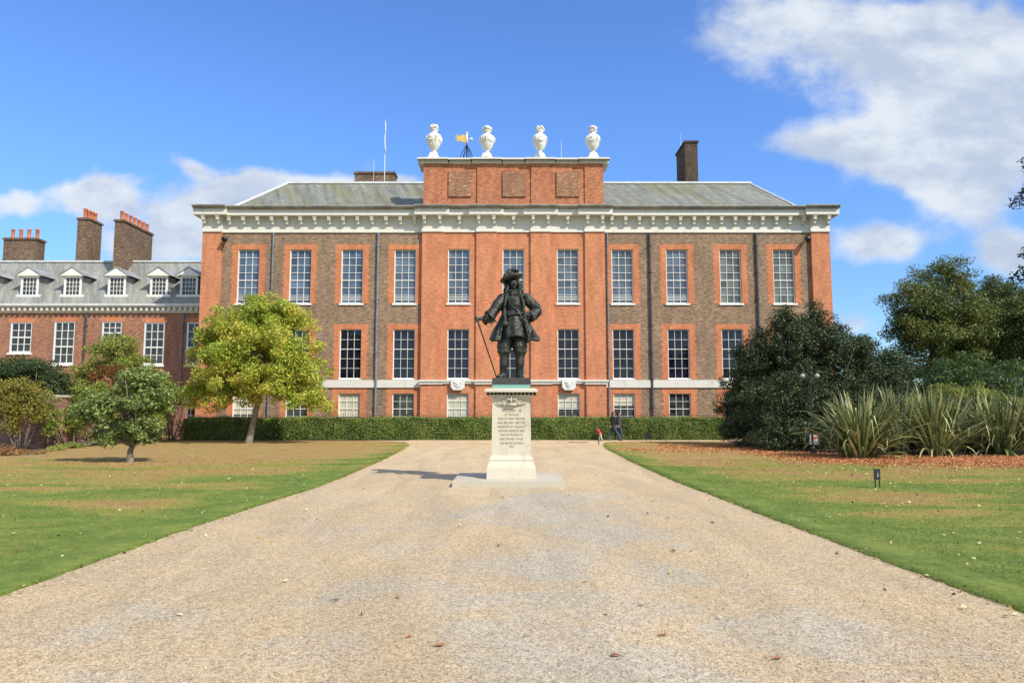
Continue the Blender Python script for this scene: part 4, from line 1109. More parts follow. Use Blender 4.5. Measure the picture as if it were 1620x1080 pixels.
# turned-back front edges, lapel rolls
ct_.tube([sp(338, 320, -.16), sp(325, 400, -.24), sp(318, 470, -.27), sp(305, 560, -.30), sp(290, 640, -.36)], [.035, .03, .028, .028, .02], 9)
ct_.tube([sp(452, 315, -.15), sp(478, 380, -.22), sp(487, 440, -.25), sp(495, 520, -.29), sp(520, 620, -.36), sp(545, 690, -.36)], [.035, .034, .03, .028, .026, .02], 9)
# sash round the waist, sword belt, knot and tassels
ct_.tube([sp(318, 470, -.20), sp(350, 480, -.26), sp(400, 478, -.29), sp(450, 472, -.27), sp(485, 468, -.2)], .028, 8)
ct_.tube([sp(345, 345, -.22), sp(385, 410, -.27), sp(440, 465, -.28), sp(490, 540, -.3), sp(520, 590, -.33)], .017, 7)
ct_.ball(sp(325, 560, -.33), (.085, .05, .06), 10); ct_.ball(sp(325, 520, -.31), (.05, .04, .13), 10)
ct_.ball(sp(520, 700, -.33), (.05, .05, .05), 8); ct_.ball(sp(560, 640, -.28), (.06, .05, .11), 8)
# sleeves: right arm of the figure reaches left, the other elbow is out with the hand on the hip
ct_.tube([sp(300, 340, 0), sp(268, 385, -.05), sp(238, 435, -.10), sp(215, 470, -.15), sp(190, 495, -.18)], [.13, .15, .135, .14, .165], 14)
ct_.tube([sp(500, 335, .0), sp(540, 370, .03), sp(585, 415, .05), sp(592, 445, .02), sp(560, 480, -.08), sp(530, 495, -.14)], [.13, .145, .14, .14, .14, .155], 14)
r_ = random.Random(12)
for k in range(36):     # ruched cuffs and lace
    t = r_.uniform(0, 1); ct_.ball(sp(215 - 65 * t + r_.uniform(-8, 8), 480 + 38 * t + r_.uniform(-26, 34), -.16 + r_.uniform(-.10, .08)), (r_.uniform(.04, .075), .05, r_.uniform(.04, .075)), 7)
    ct_.ball(sp(555 - 55 * t + r_.uniform(-8, 8), 470 + 22 * t + r_.uniform(-24, 28), -.12 + r_.uniform(-.10, .08)), (r_.uniform(.035, .065), .05, r_.uniform(.035, .065)), 7)
    ct_.ball(sp(520 + 80 * t + r_.uniform(-10, 10), 345 + 80 * t + r_.uniform(-20, 20), -.05 + r_.uniform(-.06, .04)), (.045, .035, .03), 7, rot=(0, .6))
for k in range(5): ct_.tube([sp(165 + k * 14, 520, -.16), sp(150 + k * 20, 556 + (k % 2) * 14, -.17)], [.035, .012], 6)
ct_.tube([sp(235, 520, -.1), sp(255, 540, -.1)], [.04, .012], 6)
for k in range(10):   # lace at the neck
    ct_.ball(sp(398 + r_.uniform(-34, 34), 290 + r_.uniform(-18, 34), -.17 + r_.uniform(-.03, .02)), (.038, .03, .036), 7)
ct_.ball(sp(300, 325, 0), (.13, .13, .10), 10); ct_.ball(sp(502, 322, 0), (.13, .13, .10), 10)
ct_.build('coat', M['bronze'], st, remesh=.0115, disp=(.02, .05))
# hands with fingers
def hand(mb, wr, palm_dir, down, side, fl):
    wr = Vector(wr); d = Vector(palm_dir).normalized(); dn = Vector(down).normalized(); s_ = d.cross(dn).normalized() * side
    c = wr + d * .07; mb.tube([wr - d * .06, wr, c, c + d * .04], [.042, .045, .055, .045], 10)
    for k in range(4):
        o0 = c + d * .04 + s_ * (.033 - .022 * k); L = fl * (1, 1.1, 1.03, .85)[k]
        mb.tube([o0, o0 + d * .035 * L + dn * .012, o0 + d * .05 * L + dn * .045, o0 + d * .02 + dn * .075 * L], [.017, .0165, .015, .012], 7)
    t0 = c + s_ * .045; mb.tube([t0 - d * .02, t0 + d * .02 + s_ * .02 + dn * .02, t0 + d * .05 + dn * .05], [.02, .017, .013], 7)
hd = MB(); hand(hd, sp(140, 512, -.22), (-1, -.15, -.12), (0, -.2, -1), -1, 1.0)
hand(hd, sp(525, 488, -.20), (-1, -.35, .1), (-.2, -.2, -1), 1, 1.0)
hd.build('hand', M['bronze'], st, remesh=.008)
cn = MB(); cn.tube([sp(86, 512, -.26), sp(100, 535, -.26), sp(258, 1004, -.24)], [.03, .021, .015], 10); cn.ball(sp(84, 508, -.26), (.045, .045, .05), 12)
cn.build('cane', M['cane'], st, smooth=True)
sw_ = MB(); sw_.tube([sp(540, 560, .15), sp(600, 640, .30), sp(622, 668, .36)], [.02, .018, .01], 8); sw_.build('sword_scabbard', M['bronze'], st, smooth=True)

# ------------------------------------------------------------------ hedge, railings, little things in front of the palace
def hedge(name, x0, x1, y0, y1, h, label, n, mat='leaf_hedge', seed=3, leaf=.085):
    r = np.random.default_rng(seed)
    o = empty(name, ((x0 + x1) / 2, y0, 0), label, 'hedge')
    def wav(x, s_): return .05 * np.sin(x * 1.1 + s_) + .035 * np.sin(x * 3.7 + 2 * s_) + .02 * np.sin(x * 9.1)
    nf, nt = int(n * .6), int(n * .4)
    x = r.uniform(x0, x1, nf); z = r.uniform(.03, h, nf); y = y0 + wav(x, z * 1.3) + r.uniform(0, .14, nf) + .10 * (z / h) ** 6
    P1 = np.stack([x, y, z], 1); U1 = np.tile([0, -1, .35], (nf, 1))
    x = r.uniform(x0, x1, nt); y = r.uniform(y0 + .05, y1, nt); z = h + wav(x, y * 2) - r.uniform(0, .12, nt) + r.exponential(.02, nt)
    P2 = np.stack([x, y, z], 1); U2 = np.tile([0, -.2, 1.0], (nt, 1))
    V, Fq = leaf_quads(np.vstack([P1, P2]), leaf, np.vstack([U1, U2]), .1, r=r)
    np_mesh('foliage', V, Fq, M[mat], o)
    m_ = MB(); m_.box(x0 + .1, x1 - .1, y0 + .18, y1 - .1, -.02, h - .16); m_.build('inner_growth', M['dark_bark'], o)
    return o
hx0, hy0 = gnd(287, 696); hx1, _ = gnd(1150, 696)
zh = zat(661.5, 45.0)
hedge('clipped_hedge', xat(287, 696, 44.9), xat(1165, 696, 44.9), 44.9, 46.1, zh, 'long low clipped green hedge across the front of the palace', 105000)
rl = empty('iron_railing', (0, 47.2, 0), 'black iron railing with spear tops just behind the hedge', 'railing')
m_ = MB(); xx = -21.0
while xx < 15:
    m_.box(xx - .012, xx + .012, 47.19, 47.21, 0, 1.52); m_.frustum(xx, 47.2, 1.521, 1.62, .022, .022, .003, .003); xx += .16
m_.build('bars', M['iron'], rl); MB().box(-21.1, 15.1, 47.185, 47.215, 1.36, 1.40).box(-21.1, 15.1, 47.185, 47.215, .15, .19).build('rail', M['iron'], rl)
for (u, v0, lab) in ((621.5, 695.5, 'thin black bollard in front of the hedge, left of the pair beside the gravel'), (637.3, 695.5, 'thin black bollard in front of the hedge, right of the pair beside the gravel')):
    x, y = gnd(u, v0); y -= .0
    m_ = MB(); m_.lathe([(.07, 0), (.07, .06), (.045, .09), (.04, .82), (.055, .84), (.055, .87), (.03, .9), (.045, .94), (.02, .99)], (x, y, 0), 12)
    tag(m_.build('bollard', M['iron'], smooth=False), lab, 'bollard', 'bollards in front of the hedge')
def small_sign(u, v, wd, hg, leg, lab, panel=False, tilt=0.0):
    x, y = gnd(u, v); o = empty('lawn_sign', (x, y, 0), lab, 'sign', rz=tilt)
    MB().box(x - wd / 2, x + wd / 2, y - .012, y + .012, leg, leg + hg).build('board', M['iron'], o)
    for s_ in (-1, 1): MB().box(x + s_ * wd * .36 - .011, x + s_ * wd * .36 + .011, y - .011, y + .011, -.1, leg - .001).build('leg', M['iron'], o)
    if panel:
        m_ = MB(); m_.ball((x + .01, y - .014, leg + hg * .70), (.014, .004, .018), 8); m_.frustum(x + .01, y - .0145, leg + hg * .25, leg + hg * .6, .03, .003, .018, .003)
        m_.build('figure_symbol', M['lead_pipe'], o)
small_sign(1388.5, 772, .15, .25, .20, 'small black two-legged sign with a pale figure on the right lawn', True, .12)
small_sign(1026, 699.5, .36, .30, .20, 'small plain black two-legged board on the grass edge near the hedge', False)
for k, u in enumerate((1054, 1093, 1128)):
    x, y = gnd(u, 697); m_ = MB(); m_.tube([(x, y, -.05), (x, y, .30), (x + .03, y, .34)], .016, 6).ball((x, y, .36), .028, 7)
    tag(m_.build('edge_stake', M['iron']), ['thin low dark stake at the lawn edge nearest the small black board', 'middle one of three low dark stakes along the lawn edge', 'thin low dark stake at the lawn edge nearest the big dark bush'][k], 'stake', 'low stakes along the lawn edge by the hedge')
x, y = gnd(947.2, 704); tag(MB().tube([(x, y, -.05), (x, y, .42)], .02, 6).ball((x, y, .44), .035, 8).build('edge_stake', M['iron']), 'single short dark stake at the gravel corner below the red-clad child', 'stake')
x, y = gnd(915, 699.5); tag(MB().box(x - .55, x + .55, y - .3, y + .3, .006, .012).box(x - .5, x + .5, y - .25, y + .25, .0122, .016).build('drain_cover', M['dark_bark']), 'dark flat drain cover in the far gravel right of the pedestal', 'drain cover')

# ------------------------------------------------------------------ people
M['skin'] = mat_plain('skin', (0.50, 0.29, 0.20), 0.5, 0, .05)
M['black_cloth'] = mat_plain('black_cloth', (0.010, 0.010, 0.012), 0.85, 0, .3, 6)
M['grey_cloth'] = mat_plain('grey_cloth', (0.05, 0.053, 0.062), 0.85, 0, .3, 6)
M['jeans'] = mat_plain('dark_jeans', (0.04, 0.06, 0.09), 0.9, 0, .3, 6)
M['red_cloth'] = mat_plain('red_cloth', (0.55, 0.03, 0.045), 0.8, 0, .2, 6)
M['white_cloth'] = mat_plain('white_cloth', (0.65, 0.62, 0.6), 0.8, 0, .1, 6)
M['hair_dark'] = mat_plain('dark_hair', (0.03, 0.022, 0.018), 0.6)
M['shoe'] = mat_plain('shoe', (0.03, 0.022, 0.02), 0.5)
def walker(u, v, H, lab, coatm, trm, stride, rz, coat_len, pack=False, hat=False, lean=0.0, childm=None):
    x, y = gnd(u, v); o = empty('person', (x, y, 0), lab, 'person', rz=rz)
    s = H / 1.75; G = Vector((x, y, 0))
    def p(f, l, z): return G + Vector((f * s + lean * max(0, z - .85) * s, l * s, z * s))       # f forward (+x), l sideways
    B = MB(); C_ = MB(); T = MB(); SH = MB()
    hip = .92; sh = 1.43
    legs = [(+stride, -.09), (-stride, .09)]
    B.tube([p(0, 0, .90), p(0, 0, 1.1), p(0, 0, 1.3), p(0, 0, sh)], [.14 * s, .13 * s, .15 * s, .12 * s], 12)
    B.tube([p(0, 0, sh), p(.02, 0, 1.56)], [.06 * s, .052 * s], 10)
    B.ball(p(.035, 0, 1.64), (.09 * s, .075 * s, .115 * s), 14); B.ball(p(.128, 0, 1.62), (.018 * s, .013 * s, .02 * s), 6)
    for l in (-1, 1): B.ball(p(.03, l * .078, 1.63), (.018 * s, .01 * s, .028 * s), 6); B.ball(p(.115, l * .03, 1.655), (.01 * s, .012 * s, .008 * s), 5)
    B.tube([p(.118, -.025, 1.585), p(.122, .025, 1.585)], .007 * s, 5)
    for (st_, l) in legs:
        kn = p(st_ * .45 + (.06 if st_ > 0 else .04), l, .50); an = p(st_ * 1.0, l, .09 if st_ > 0 else .14)
        B.tube([p(0, l, hip), kn, an], [.085 * s, .055 * s, .036 * s], 10)
        T.tube([p(0, l * .8, hip + .04), p(st_ * .22, l, .72), kn, an], [.105 * s, .095 * s, .075 * s, .06 * s], 12)
        toe = an + Vector((.17, 0, -.05 if st_ > 0 else -.11)) * s
        SH.tube([an + Vector((-.05, 0, -.045)) * s, an + Vector((.05, 0, -.05 if st_ > 0 else -.06)) * s, toe], [.042 * s, .042 * s, .03 * s], 8)
    T.ball(p(0, 0, .95), (.13 * s, .15 * s, .12 * s), 12)
    HA = MB()
    for (f, l) in ((-stride * .5, -1), (stride * .55, 1)):
        a = p(0, l * .19, sh - .03); e = p(f * .45 - .03, l * .23, 1.14); w_ = p(f, l * .22, .92)
        B.tube([a, e, w_], [.05 * s, .04 * s, .027 * s], 8); C_.tube([a, e, w_ + (e - w_) * .1], [.075 * s, .062 * s, .05 * s], 10)
        d = (w_ - e).normalized(); B.tube([w_, w_ + d * .05 * s, w_ + d * .085 * s], [.026 * s, .034 * s, .03 * s], 8)
        for k in range(4): q = w_ + d * .08 * s + Vector((.024 - .016 * k, 0, 0)) * s; B.tube([q, q + d * .04 * s, q + d * (.065 - .006 * k) * s + Vector((.012, 0, 0)) * s], [.0095 * s, .009 * s, .007 * s], 6)
        q = w_ + d * .03 * s + Vector((.03, 0, 0)) * s; B.tube([q, q + d * .045 * s + Vector((.018, 0, 0)) * s], [.011 * s, .008 * s], 6)
    B.build('body', M['skin'], o, remesh=.012 * s)
    C_.tube([p(-.01, 0, coat_len), p(0, 0, (coat_len + 1.1) / 2), p(0, 0, 1.12), p(.0, 0, 1.32), p(.0, 0, sh), p(.01, 0, 1.50)], [.185 * s, .17 * s, .165 * s, .185 * s, .16 * s, .085 * s], 16)
    C_.tube([p(0, -.17, sh - .01), p(0, .17, sh - .01)], .085 * s, 10)
    C_.build('jacket', M[coatm], o, remesh=.016 * s)
    T.build('trousers', M[trm], o, remesh=.016 * s); SH.build('shoes', M['shoe'], o, remesh=.012 * s)
    hr = MB(); hr.ball(p(.005, 0, 1.67), (.10 * s, .086 * s, .105 * s), 12); hr.ball(p(-.04, 0, 1.6), (.07 * s, .075 * s, .08 * s), 10)
    hr.build('hair', M['hair_dark'], o, smooth=True)
    if pack:
        k = MB(); k.ball(p(-.22, 0, 1.24), (.10 * s, .15 * s, .23 * s), 12); k.ball(p(-.27, 0, 1.14), (.06 * s, .11 * s, .11 * s), 10)
        for l in (-1, 1): k.tube([p(-.15, l * .1, 1.42), p(.02, l * .11, 1.52), p(.15, l * .12, 1.38), p(.12, l * .13, 1.2), p(-.1, l * .13, 1.08)], .022 * s, 6)
        k.build('backpack', M['black_cloth'], o, smooth=True)
    return o
walker(970.5, 697.0, 1.74, 'person in long black coat walking right along the hedge', 'black_cloth', 'jeans', .36, 0, .72)
walker(979.5, 696.0, 1.74, 'person in grey jacket with backpack walking just ahead of the black-coated one', 'grey_cloth', 'jeans', .16, .12, .86)
ch = walker(950.5, 697.5, .86, 'small child in red jacket leaning forward on the gravel behind the adults', 'red_cloth', 'white_cloth', .18, R(170), .74, lean=.6)

# ------------------------------------------------------------------ trees and shrubs on the left
tx, ty = gnd(393, 701)
sc_ = ty / F
def bl(u, v, y, ru, rv, rd, base):
    """blob measured on the photo at depth y, relative to the plant's base"""
    x = xat(u, v, y); z = zat(v, y); k = y / F
    return (x - base[0], y - base[1], z, ru * k, rd, rv * k)
B0 = (tx, ty)
plant('maple_tree', 'round yellow-green autumn tree with leaning grey trunk in front of the hedge', 'tree', B0,
      [bl(425, 492, ty, 46, 34, 1.8, B0), bl(458, 505, ty + .3, 38, 34, 1.4, B0), bl(375, 520, ty, 52, 40, 2.2, B0), bl(395, 548, ty, 80, 50, 2.9, B0), bl(445, 555, ty, 70, 52, 2.8, B0), bl(345, 565, ty, 50, 46, 2.3, B0), bl(484, 580, ty, 38, 46, 1.8, B0), bl(330, 540, ty, 24, 26, 1.2, B0),
       bl(412, 605, ty, 88, 42, 3.0, B0), bl(318, 615, ty, 36, 28, 1.5, B0), bl(470, 620, ty, 48, 30, 2.0, B0), bl(355, 622, ty, 60, 28, 2.2, B0), bl(498, 632, ty, 26, 20, 1.3, B0)],
      620, 150, .50, .15, 'leaf_maple', [(0, 0, 0, .21), (.15, 0, .7, .17), (.3, 0, 1.5, .155), (.55, 0, 2.6, .13), (.8, 0, 4.2, .09)], seed=1, limbs=50, inner=.15)
tx, ty = gnd(206, 731); B0 = (tx, ty)
plant('magnolia_tree', 'small spreading grey-green tree with short forked trunk on the left lawn', 'tree', B0,
      [bl(220, 603, ty, 50, 22, .95, B0), bl(172, 640, ty, 52, 26, 1.2, B0), bl(240, 636, ty, 44, 32, 1.1, B0), bl(143, 650, ty, 28, 20, .8, B0), bl(200, 670, ty, 52, 22, .95, B0), bl(225, 690, ty, 26, 12, .6, B0), bl(180, 692, ty, 18, 10, .5, B0), bl(158, 688, ty, 13, 18, .4, B0), bl(268, 622, ty, 20, 26, .6, B0), bl(232, 675, ty, 30, 16, .6, B0)],
      270, 66, .25, .12, 'leaf_magnolia', [(0, 0, 0, .13), (-.02, 0, .2, .11), (-.02, 0, .38, .10), (.02, .05, .55, .085)], seed=2, limbs=46, inner=.2)
tx, ty = xat(190, 690, 43), 43.0; B0 = (tx, ty)
plant('garden_tree', 'light green tree behind the small lawn tree, below the wing windows', 'tree', B0,
      [bl(182, 560, 43, 46, 34, 1.8, B0), bl(215, 595, 43, 40, 34, 1.6, B0), bl(150, 590, 43, 34, 30, 1.4, B0), bl(190, 630, 43, 70, 32, 2.0, B0), bl(255, 620, 43, 34, 30, 1.3, B0)],
      300, 100, .42, .13, 'leaf_light', [(0, 0, 0, .14), (0, 0, 1.5, .12), (.1, 0, 3.0, .07)], seed=3, inner=.3)
B0 = (xat(178, 690, 41.2), 41.2)
plant('red_climber', 'reddish autumn climber above the small lawn tree', 'shrub', B0, [bl(178, 586, 41.2, 30, 8, .5, B0), bl(150, 596, 41.2, 16, 10, .5, B0)], 40, 60, .3, .10, 'leaf_red', seed=4, limbs=6)
B0 = (xat(60, 690, 38), 38.0)
plant('evergreen_shrub', 'broad dark green shrub rising above the garden wall at left', 'shrub', B0,
      [bl(40, 590, 38, 60, 28, 1.6, B0), bl(88, 610, 38, 34, 30, 1.4, B0), bl(-20, 600, 38, 50, 34, 1.6, B0), bl(95, 640, 37, 26, 26, .8, B0)], 360, 100, .42, .12, 'leaf_dark', seed=5, inner=.3)
B0 = (xat(35, 700, 33.6), 33.6)
plant('yellow_climber', 'yellow-leaved climbing shrub spread over the garden wall at the left edge', 'shrub', B0,
      [bl(30, 618, 33.4, 42, 20, .7, B0), bl(10, 640, 33.2, 34, 24, .7, B0), bl(55, 650, 33.4, 18, 22, .5, B0), bl(20, 668, 33.2, 12, 22, .4, B0)], 300, 66, .30, .09, 'leaf_yellow', seed=6, inner=.2)
B0 = (xat(112, 700, 36.5), 36.5)
plant('thin_shrub', 'sparse green shrub against the wall between the yellow climber and lawn tree', 'shrub', B0,
      [bl(72, 640, 34.2, 18, 24, .5, B0), bl(82, 665, 34.4, 13, 26, .4, B0), bl(118, 660, 36.5, 22, 36, .6, B0), bl(140, 625, 37, 26, 34, .8, B0)], 180, 60, .28, .10, 'leaf_light', seed=7, inner=.2)
B0 = (xat(100, 700, 39.5), 39.5)
plant('wall_shrub', 'mid green shrub filling the gap between evergreen shrub and light green tree', 'shrub', B0,
      [bl(118, 630, 39.5, 34, 36, 1.2, B0), bl(150, 645, 40, 30, 34, 1.2, B0), bl(240, 648, 42, 30, 30, 1.2, B0)], 300, 90, .35, .12, 'leaf_light', seed=31, inner=.2)
B0 = (xat(268, 694, 44.5), 44.5)
plant('leafy_shrub', 'loose green shrub in front of the brick gate pier', 'shrub', B0, [bl(262, 655, 44.5, 14, 34, .6, B0), bl(292, 672, 45, 10, 16, .4, B0), bl(280, 625, 44.6, 22, 22, .8, B0)], 70, 60, .3, .11, 'leaf_light', seed=8, inner=.2)
B0 = (xat(30, 722, 29.5), 29.5)
plant('dry_border_plant', 'dry orange-brown border plants at the foot of the garden wall', 'plant', B0,
      [bl(5, 716, 29.5, 30, 10, .9, B0), bl(45, 718, 30, 26, 9, .8, B0), bl(-40, 718, 29.5, 40, 12, .9, B0)], 150, 55, .18, .075, 'leaf_dry', seed=9, inner=.1, limbs=10)
B0 = (xat(105, 706, 36), 35.0)
plant('border_plant', 'bright yellow-green border plants along the lawn below the wall', 'plant', B0,
      [bl(88, 711, 33.0, 18, 7, .9, B0), bl(115, 706, 35.5, 22, 8, .9, B0), bl(150, 699, 39, 20, 6, 1.0, B0), bl(245, 690, 44.3, 14, 5, .4, B0)], 150, 55, .17, .08, 'leaf_light', seed=10, inner=.1, limbs=10)

# ------------------------------------------------------------------ right side
B0 = (xat(1280, 700, 34.5), 34.5)
plant('holly_bush', 'huge dark glossy evergreen bush hiding the right end of the palace', 'shrub', B0,
      [bl(1240, 545, 36.5, 50, 50, 2.0, B0), bl(1292, 545, 36.5, 40, 54, 2.0, B0), bl(1205, 600, 37.5, 60, 52, 2.2, B0), bl(1200, 570, 37.5, 34, 36, 1.6, B0), bl(1262, 590, 36, 40, 40, 1.6, B0), bl(1176, 640, 38, 40, 56, 1.7, B0), bl(1260, 640, 34.5, 90, 62, 2.4, B0),
       bl(1335, 585, 36.5, 60, 52, 2.4, B0), bl(1390, 605, 37.5, 60, 50, 2.4, B0), bl(1350, 650, 35.5, 90, 54, 2.4, B0), bl(1250, 688, 33.0, 78, 28, 1.5, B0), bl(1180, 680, 36.5, 40, 26, 1.6, B0), bl(1165, 660, 38.5, 28, 34, 1.3, B0),
       bl(1238, 505, 36.5, 16, 20, .7, B0), bl(1290, 502, 36.5, 14, 22, .6, B0), bl(1320, 530, 36.5, 16, 18, .8, B0), bl(1358, 545, 37.5, 16, 18, .8, B0), bl(1262, 520, 36.5, 26, 16, 1.0, B0), bl(1410, 570, 38, 24, 20, 1.0, B0)],
      1700, 130, .44, .11, 'leaf_holly', seed=11, inner=.35, limbs=60, bark='dark_bark')
TREES = [
 ('broad green park tree with orange patches, tallest behind the dark bush', (1480, 60), [(1490, 440, 46, 34, 3), (1455, 480, 52, 40, 4), (1510, 490, 46, 50, 4), (1470, 530, 66, 44, 4.5), (1440, 520, 34, 34, 3), (1530, 530, 40, 50, 3.5), (1500, 575, 80, 34, 4)], 'leaf_back', 21),
 ('dark green park tree in the gap right of the tallest park tree', (1570, 66), [(1572, 470, 34, 32, 3), (1585, 510, 50, 46, 4), (1560, 545, 60, 40, 4), (1600, 560, 60, 44, 4)], 'leaf_back2', 22),
 ('olive green park tree at the right edge of the photo', (1640, 58), [(1640, 490, 44, 36, 3.2), (1620, 530, 40, 44, 3.5), (1650, 560, 70, 46, 4)], 'leaf_back', 23)]
for lab, (u, Y), bs, mt, sd_ in TREES:
    B0 = (xat(u, 640, Y), float(Y))
    plant('park_tree', lab, 'tree', B0, [bl(a, b_, Y, c, d, e, B0) for a, b_, c, d, e in bs], 620, 130, .75, .18, mt, [(0, 0, 0, .4), (.1, 0, 3, .33), (.0, 0, 6, .26), (.2, 0, 9, .16)], bark='dark_bark', group='park trees beyond the bush', seed=sd_, inner=.35, limbs=40)
B0 = (xat(1540, 640, 47), 47.0)
plant('green_shrub', 'bright mid-green shrub mass behind the sword-leaved plants', 'shrub', B0,
      [bl(1460, 600, 47, 40, 26, 2, B0), bl(1520, 594, 47, 50, 32, 2.2, B0), bl(1600, 600, 47, 56, 30, 2.2, B0), bl(1540, 625, 46, 150, 34, 2.2, B0), bl(1690, 600, 47, 70, 50, 2.2, B0)], 420, 90, .5, .15, 'leaf_bright', seed=24, inner=.5, limbs=30)
B0 = (xat(1500, 640, 33), 33.0)
plant('pale_topped_shrub', 'low shrub with pale yellow-green tops just above the sword leaves', 'shrub', B0,
      [bl(1500, 622, 33, 30, 14, .9, B0), bl(1545, 620, 33, 26, 12, .9, B0), bl(1460, 640, 33, 40, 18, 1, B0), bl(1600, 640, 34, 50, 18, 1, B0)], 140, 70, .3, .10, 'leaf_light', seed=25, inner=.3)
# overhanging tree outside the right edge
Y = 38.0; B0 = (xat(1730, 640, Y), Y)
plant('copper_tree', 'dark copper-leaved tree whose branch tips enter at the right edge', 'tree', B0,
      [bl(1672, 300, Y, 62, 34, 2.2, B0), bl(1660, 420, Y, 46, 36, 2.0, B0), bl(1720, 260, Y, 90, 70, 3.5, B0), bl(1740, 380, Y, 80, 90, 3.5, B0), bl(1740, 480, Y, 90, 60, 3.5, B0)],
      330, 80, .5, .17, 'leaf_copper', [(0, 0, 0, .38), (0, 0, 4, .3), (0, 0, 8, .2), (0, 0, 12, .1)], bark='dark_bark', seed=26, inner=.3, limbs=44)

# sword-leaved clumps
def flax(u, v, H, n, spread, lab, seed):
    r = random.Random(seed); x, y = gnd(u, v); o = empty('flax_clump', (x, y, 0), lab, 'plant', 'sword-leaved clumps along the right bed')
    V = []; Fc = []
    for k in range(int(n * 1.7)):
        a = r.uniform(0, 2 * math.pi); e = abs(r.gauss(0, 1)); lean = min(1.35, .10 + .50 * e) * spread
        L = H * r.uniform(.62, 1.12); wd = r.uniform(.022, .044); b0 = r.uniform(0, .55)
        droop = r.uniform(.0, 1.1) * lean + (r.uniform(.2, .8) if r.random() < .25 else 0); kink = r.random() < .2; seg = 7
        dx_, dy_ = math.cos(a), math.sin(a); px_, py_ = -dy_, dx_
        tw = r.uniform(-.8, .8); cur = Vector((x + b0 * dx_, y + b0 * dy_, -.03)); ang = lean
        base_i = len(V)
        for s_ in range(seg + 1):
            t = s_ / seg; w_ = wd * (0.75 + .5 * math.sin(math.pi * min(1, t * 1.05))) * (1 - t ** 4) + .002
            ct1 = math.cos(tw * t); st1 = math.sin(tw * t)
            side_ = Vector((px_ * ct1, py_ * ct1, st1 * .6)).normalized()
            V.append(tuple(cur - side_ * w_)); V.append(tuple(cur + side_ * w_ + Vector((0, 0, .0))))
            ang2 = ang + droop * t * t * 2.2 + (1.7 if kink and t > .62 else 0)
            d_ = Vector((dx_ * math.sin(ang2), dy_ * math.sin(ang2), math.cos(ang2))); cur = cur + d_ * L / seg
            if cur.z < .03: cur.z = .03
        for s_ in range(seg): i = base_i + 2 * s_; Fc.append((i, i + 1, i + 3, i + 2))
    me = bpy.data.meshes.new('leaves'); me.from_pydata(V, [], Fc); me.update(); me.transform(Matrix.Translation((-x, -y, 0)))
    ob = link('leaves', me, M['sword'], o)
    return o
flax(1362, 724, 2.75, 300, .92, 'sword-leaved clump beside the lamp post, leftmost and fanned widest', 1)
flax(1422, 718, 2.9, 260, .85, 'sword-leaved clump right of the widest one, standing partly behind it', 2)
flax(1480, 720, 2.85, 280, .9, 'sword-leaved clump in the middle of the row with drooping tips', 3)
flax(1532, 713, 3.0, 230, .8, 'sword-leaved clump set back beside the dark gap of the row', 4)
flax(1588, 718, 2.8, 280, .95, 'sword-leaved clump with a yellow-green base near the right edge', 5)
flax(1650, 716, 2.9, 240, .95, 'sword-leaved clump cut by the right edge of the photo', 6)

# lamp with globes in front of the bush, board by its foot
x, y = xat(1281.5, 600, 30.6), 30.6; zg = zat(594.5, y)
M['globe'] = mat_plain('opal_glass', (0.36, 0.37, 0.33), 0.2, 0, .05)
lp = empty('street_lamp', (x, y, 0), 'slim black lamp post with pale round globes before the dark bush', 'street lamp')
MB().lathe([(.11, 0), (.11, .25), (.06, .32), (.045, .4), (.038, zg - .35), (.05, zg - .3), (.035, zg - .2), (.03, zg + .05)], (x, y, 0), 12).tube([(x - .3, y, zg - .13), (x - .15, y, zg - .2), (x, y, zg - .16), (x + .15, y, zg - .2), (x + .3, y, zg - .13)], .02, 6).build('post', M['iron'], lp)
for dx_ in (-.315, .30):
    g = MB().ball((x + dx_, y, zg), .105, 16).build('globe', M['globe'], lp, smooth=True)
MB().lathe([(.05, 0), (.10, .02), (.10, .14), (.03, .17)], (x, y, zg + .05), 10).build('cap', M['iron'], lp)
x, y = gnd(1288, 716); 
ib = empty('information_board', (x, y, 0), 'small board with a colourful picture on a short dark post below the lamp', 'sign')
MB().box(x - .03, x + .03, y, y + .04, 0, .45).build('post', M['iron'], ib)
MB().box(x - .19, x + .19, y - .03, y - .002, .36, .80).build('frame', M['lead_pipe'], ib)
M['pic_white'] = mat_plain('printed_white', (0.6, 0.58, 0.52), .4); M['pic_red'] = mat_plain('printed_red', (0.55, 0.12, 0.07), .4); M['pic_blue'] = mat_plain('printed_blue', (0.16, 0.24, 0.34), .4)
m_ = MB(); m_.box(x - .15, x + .15, y - .036, y - .031, .52, .77); m_.box(x - .03, x + .09, y - .040, y - .0365, .56, .70, 1); m_.box(x - .14, x - .05, y - .040, y - .0365, .55, .66, 2); m_.box(x + .10, x + .14, y - .040, y - .0365, .60, .75, 1)
m_.build('picture', [M['pic_white'], M['pic_red'], M['pic_blue']], ib)

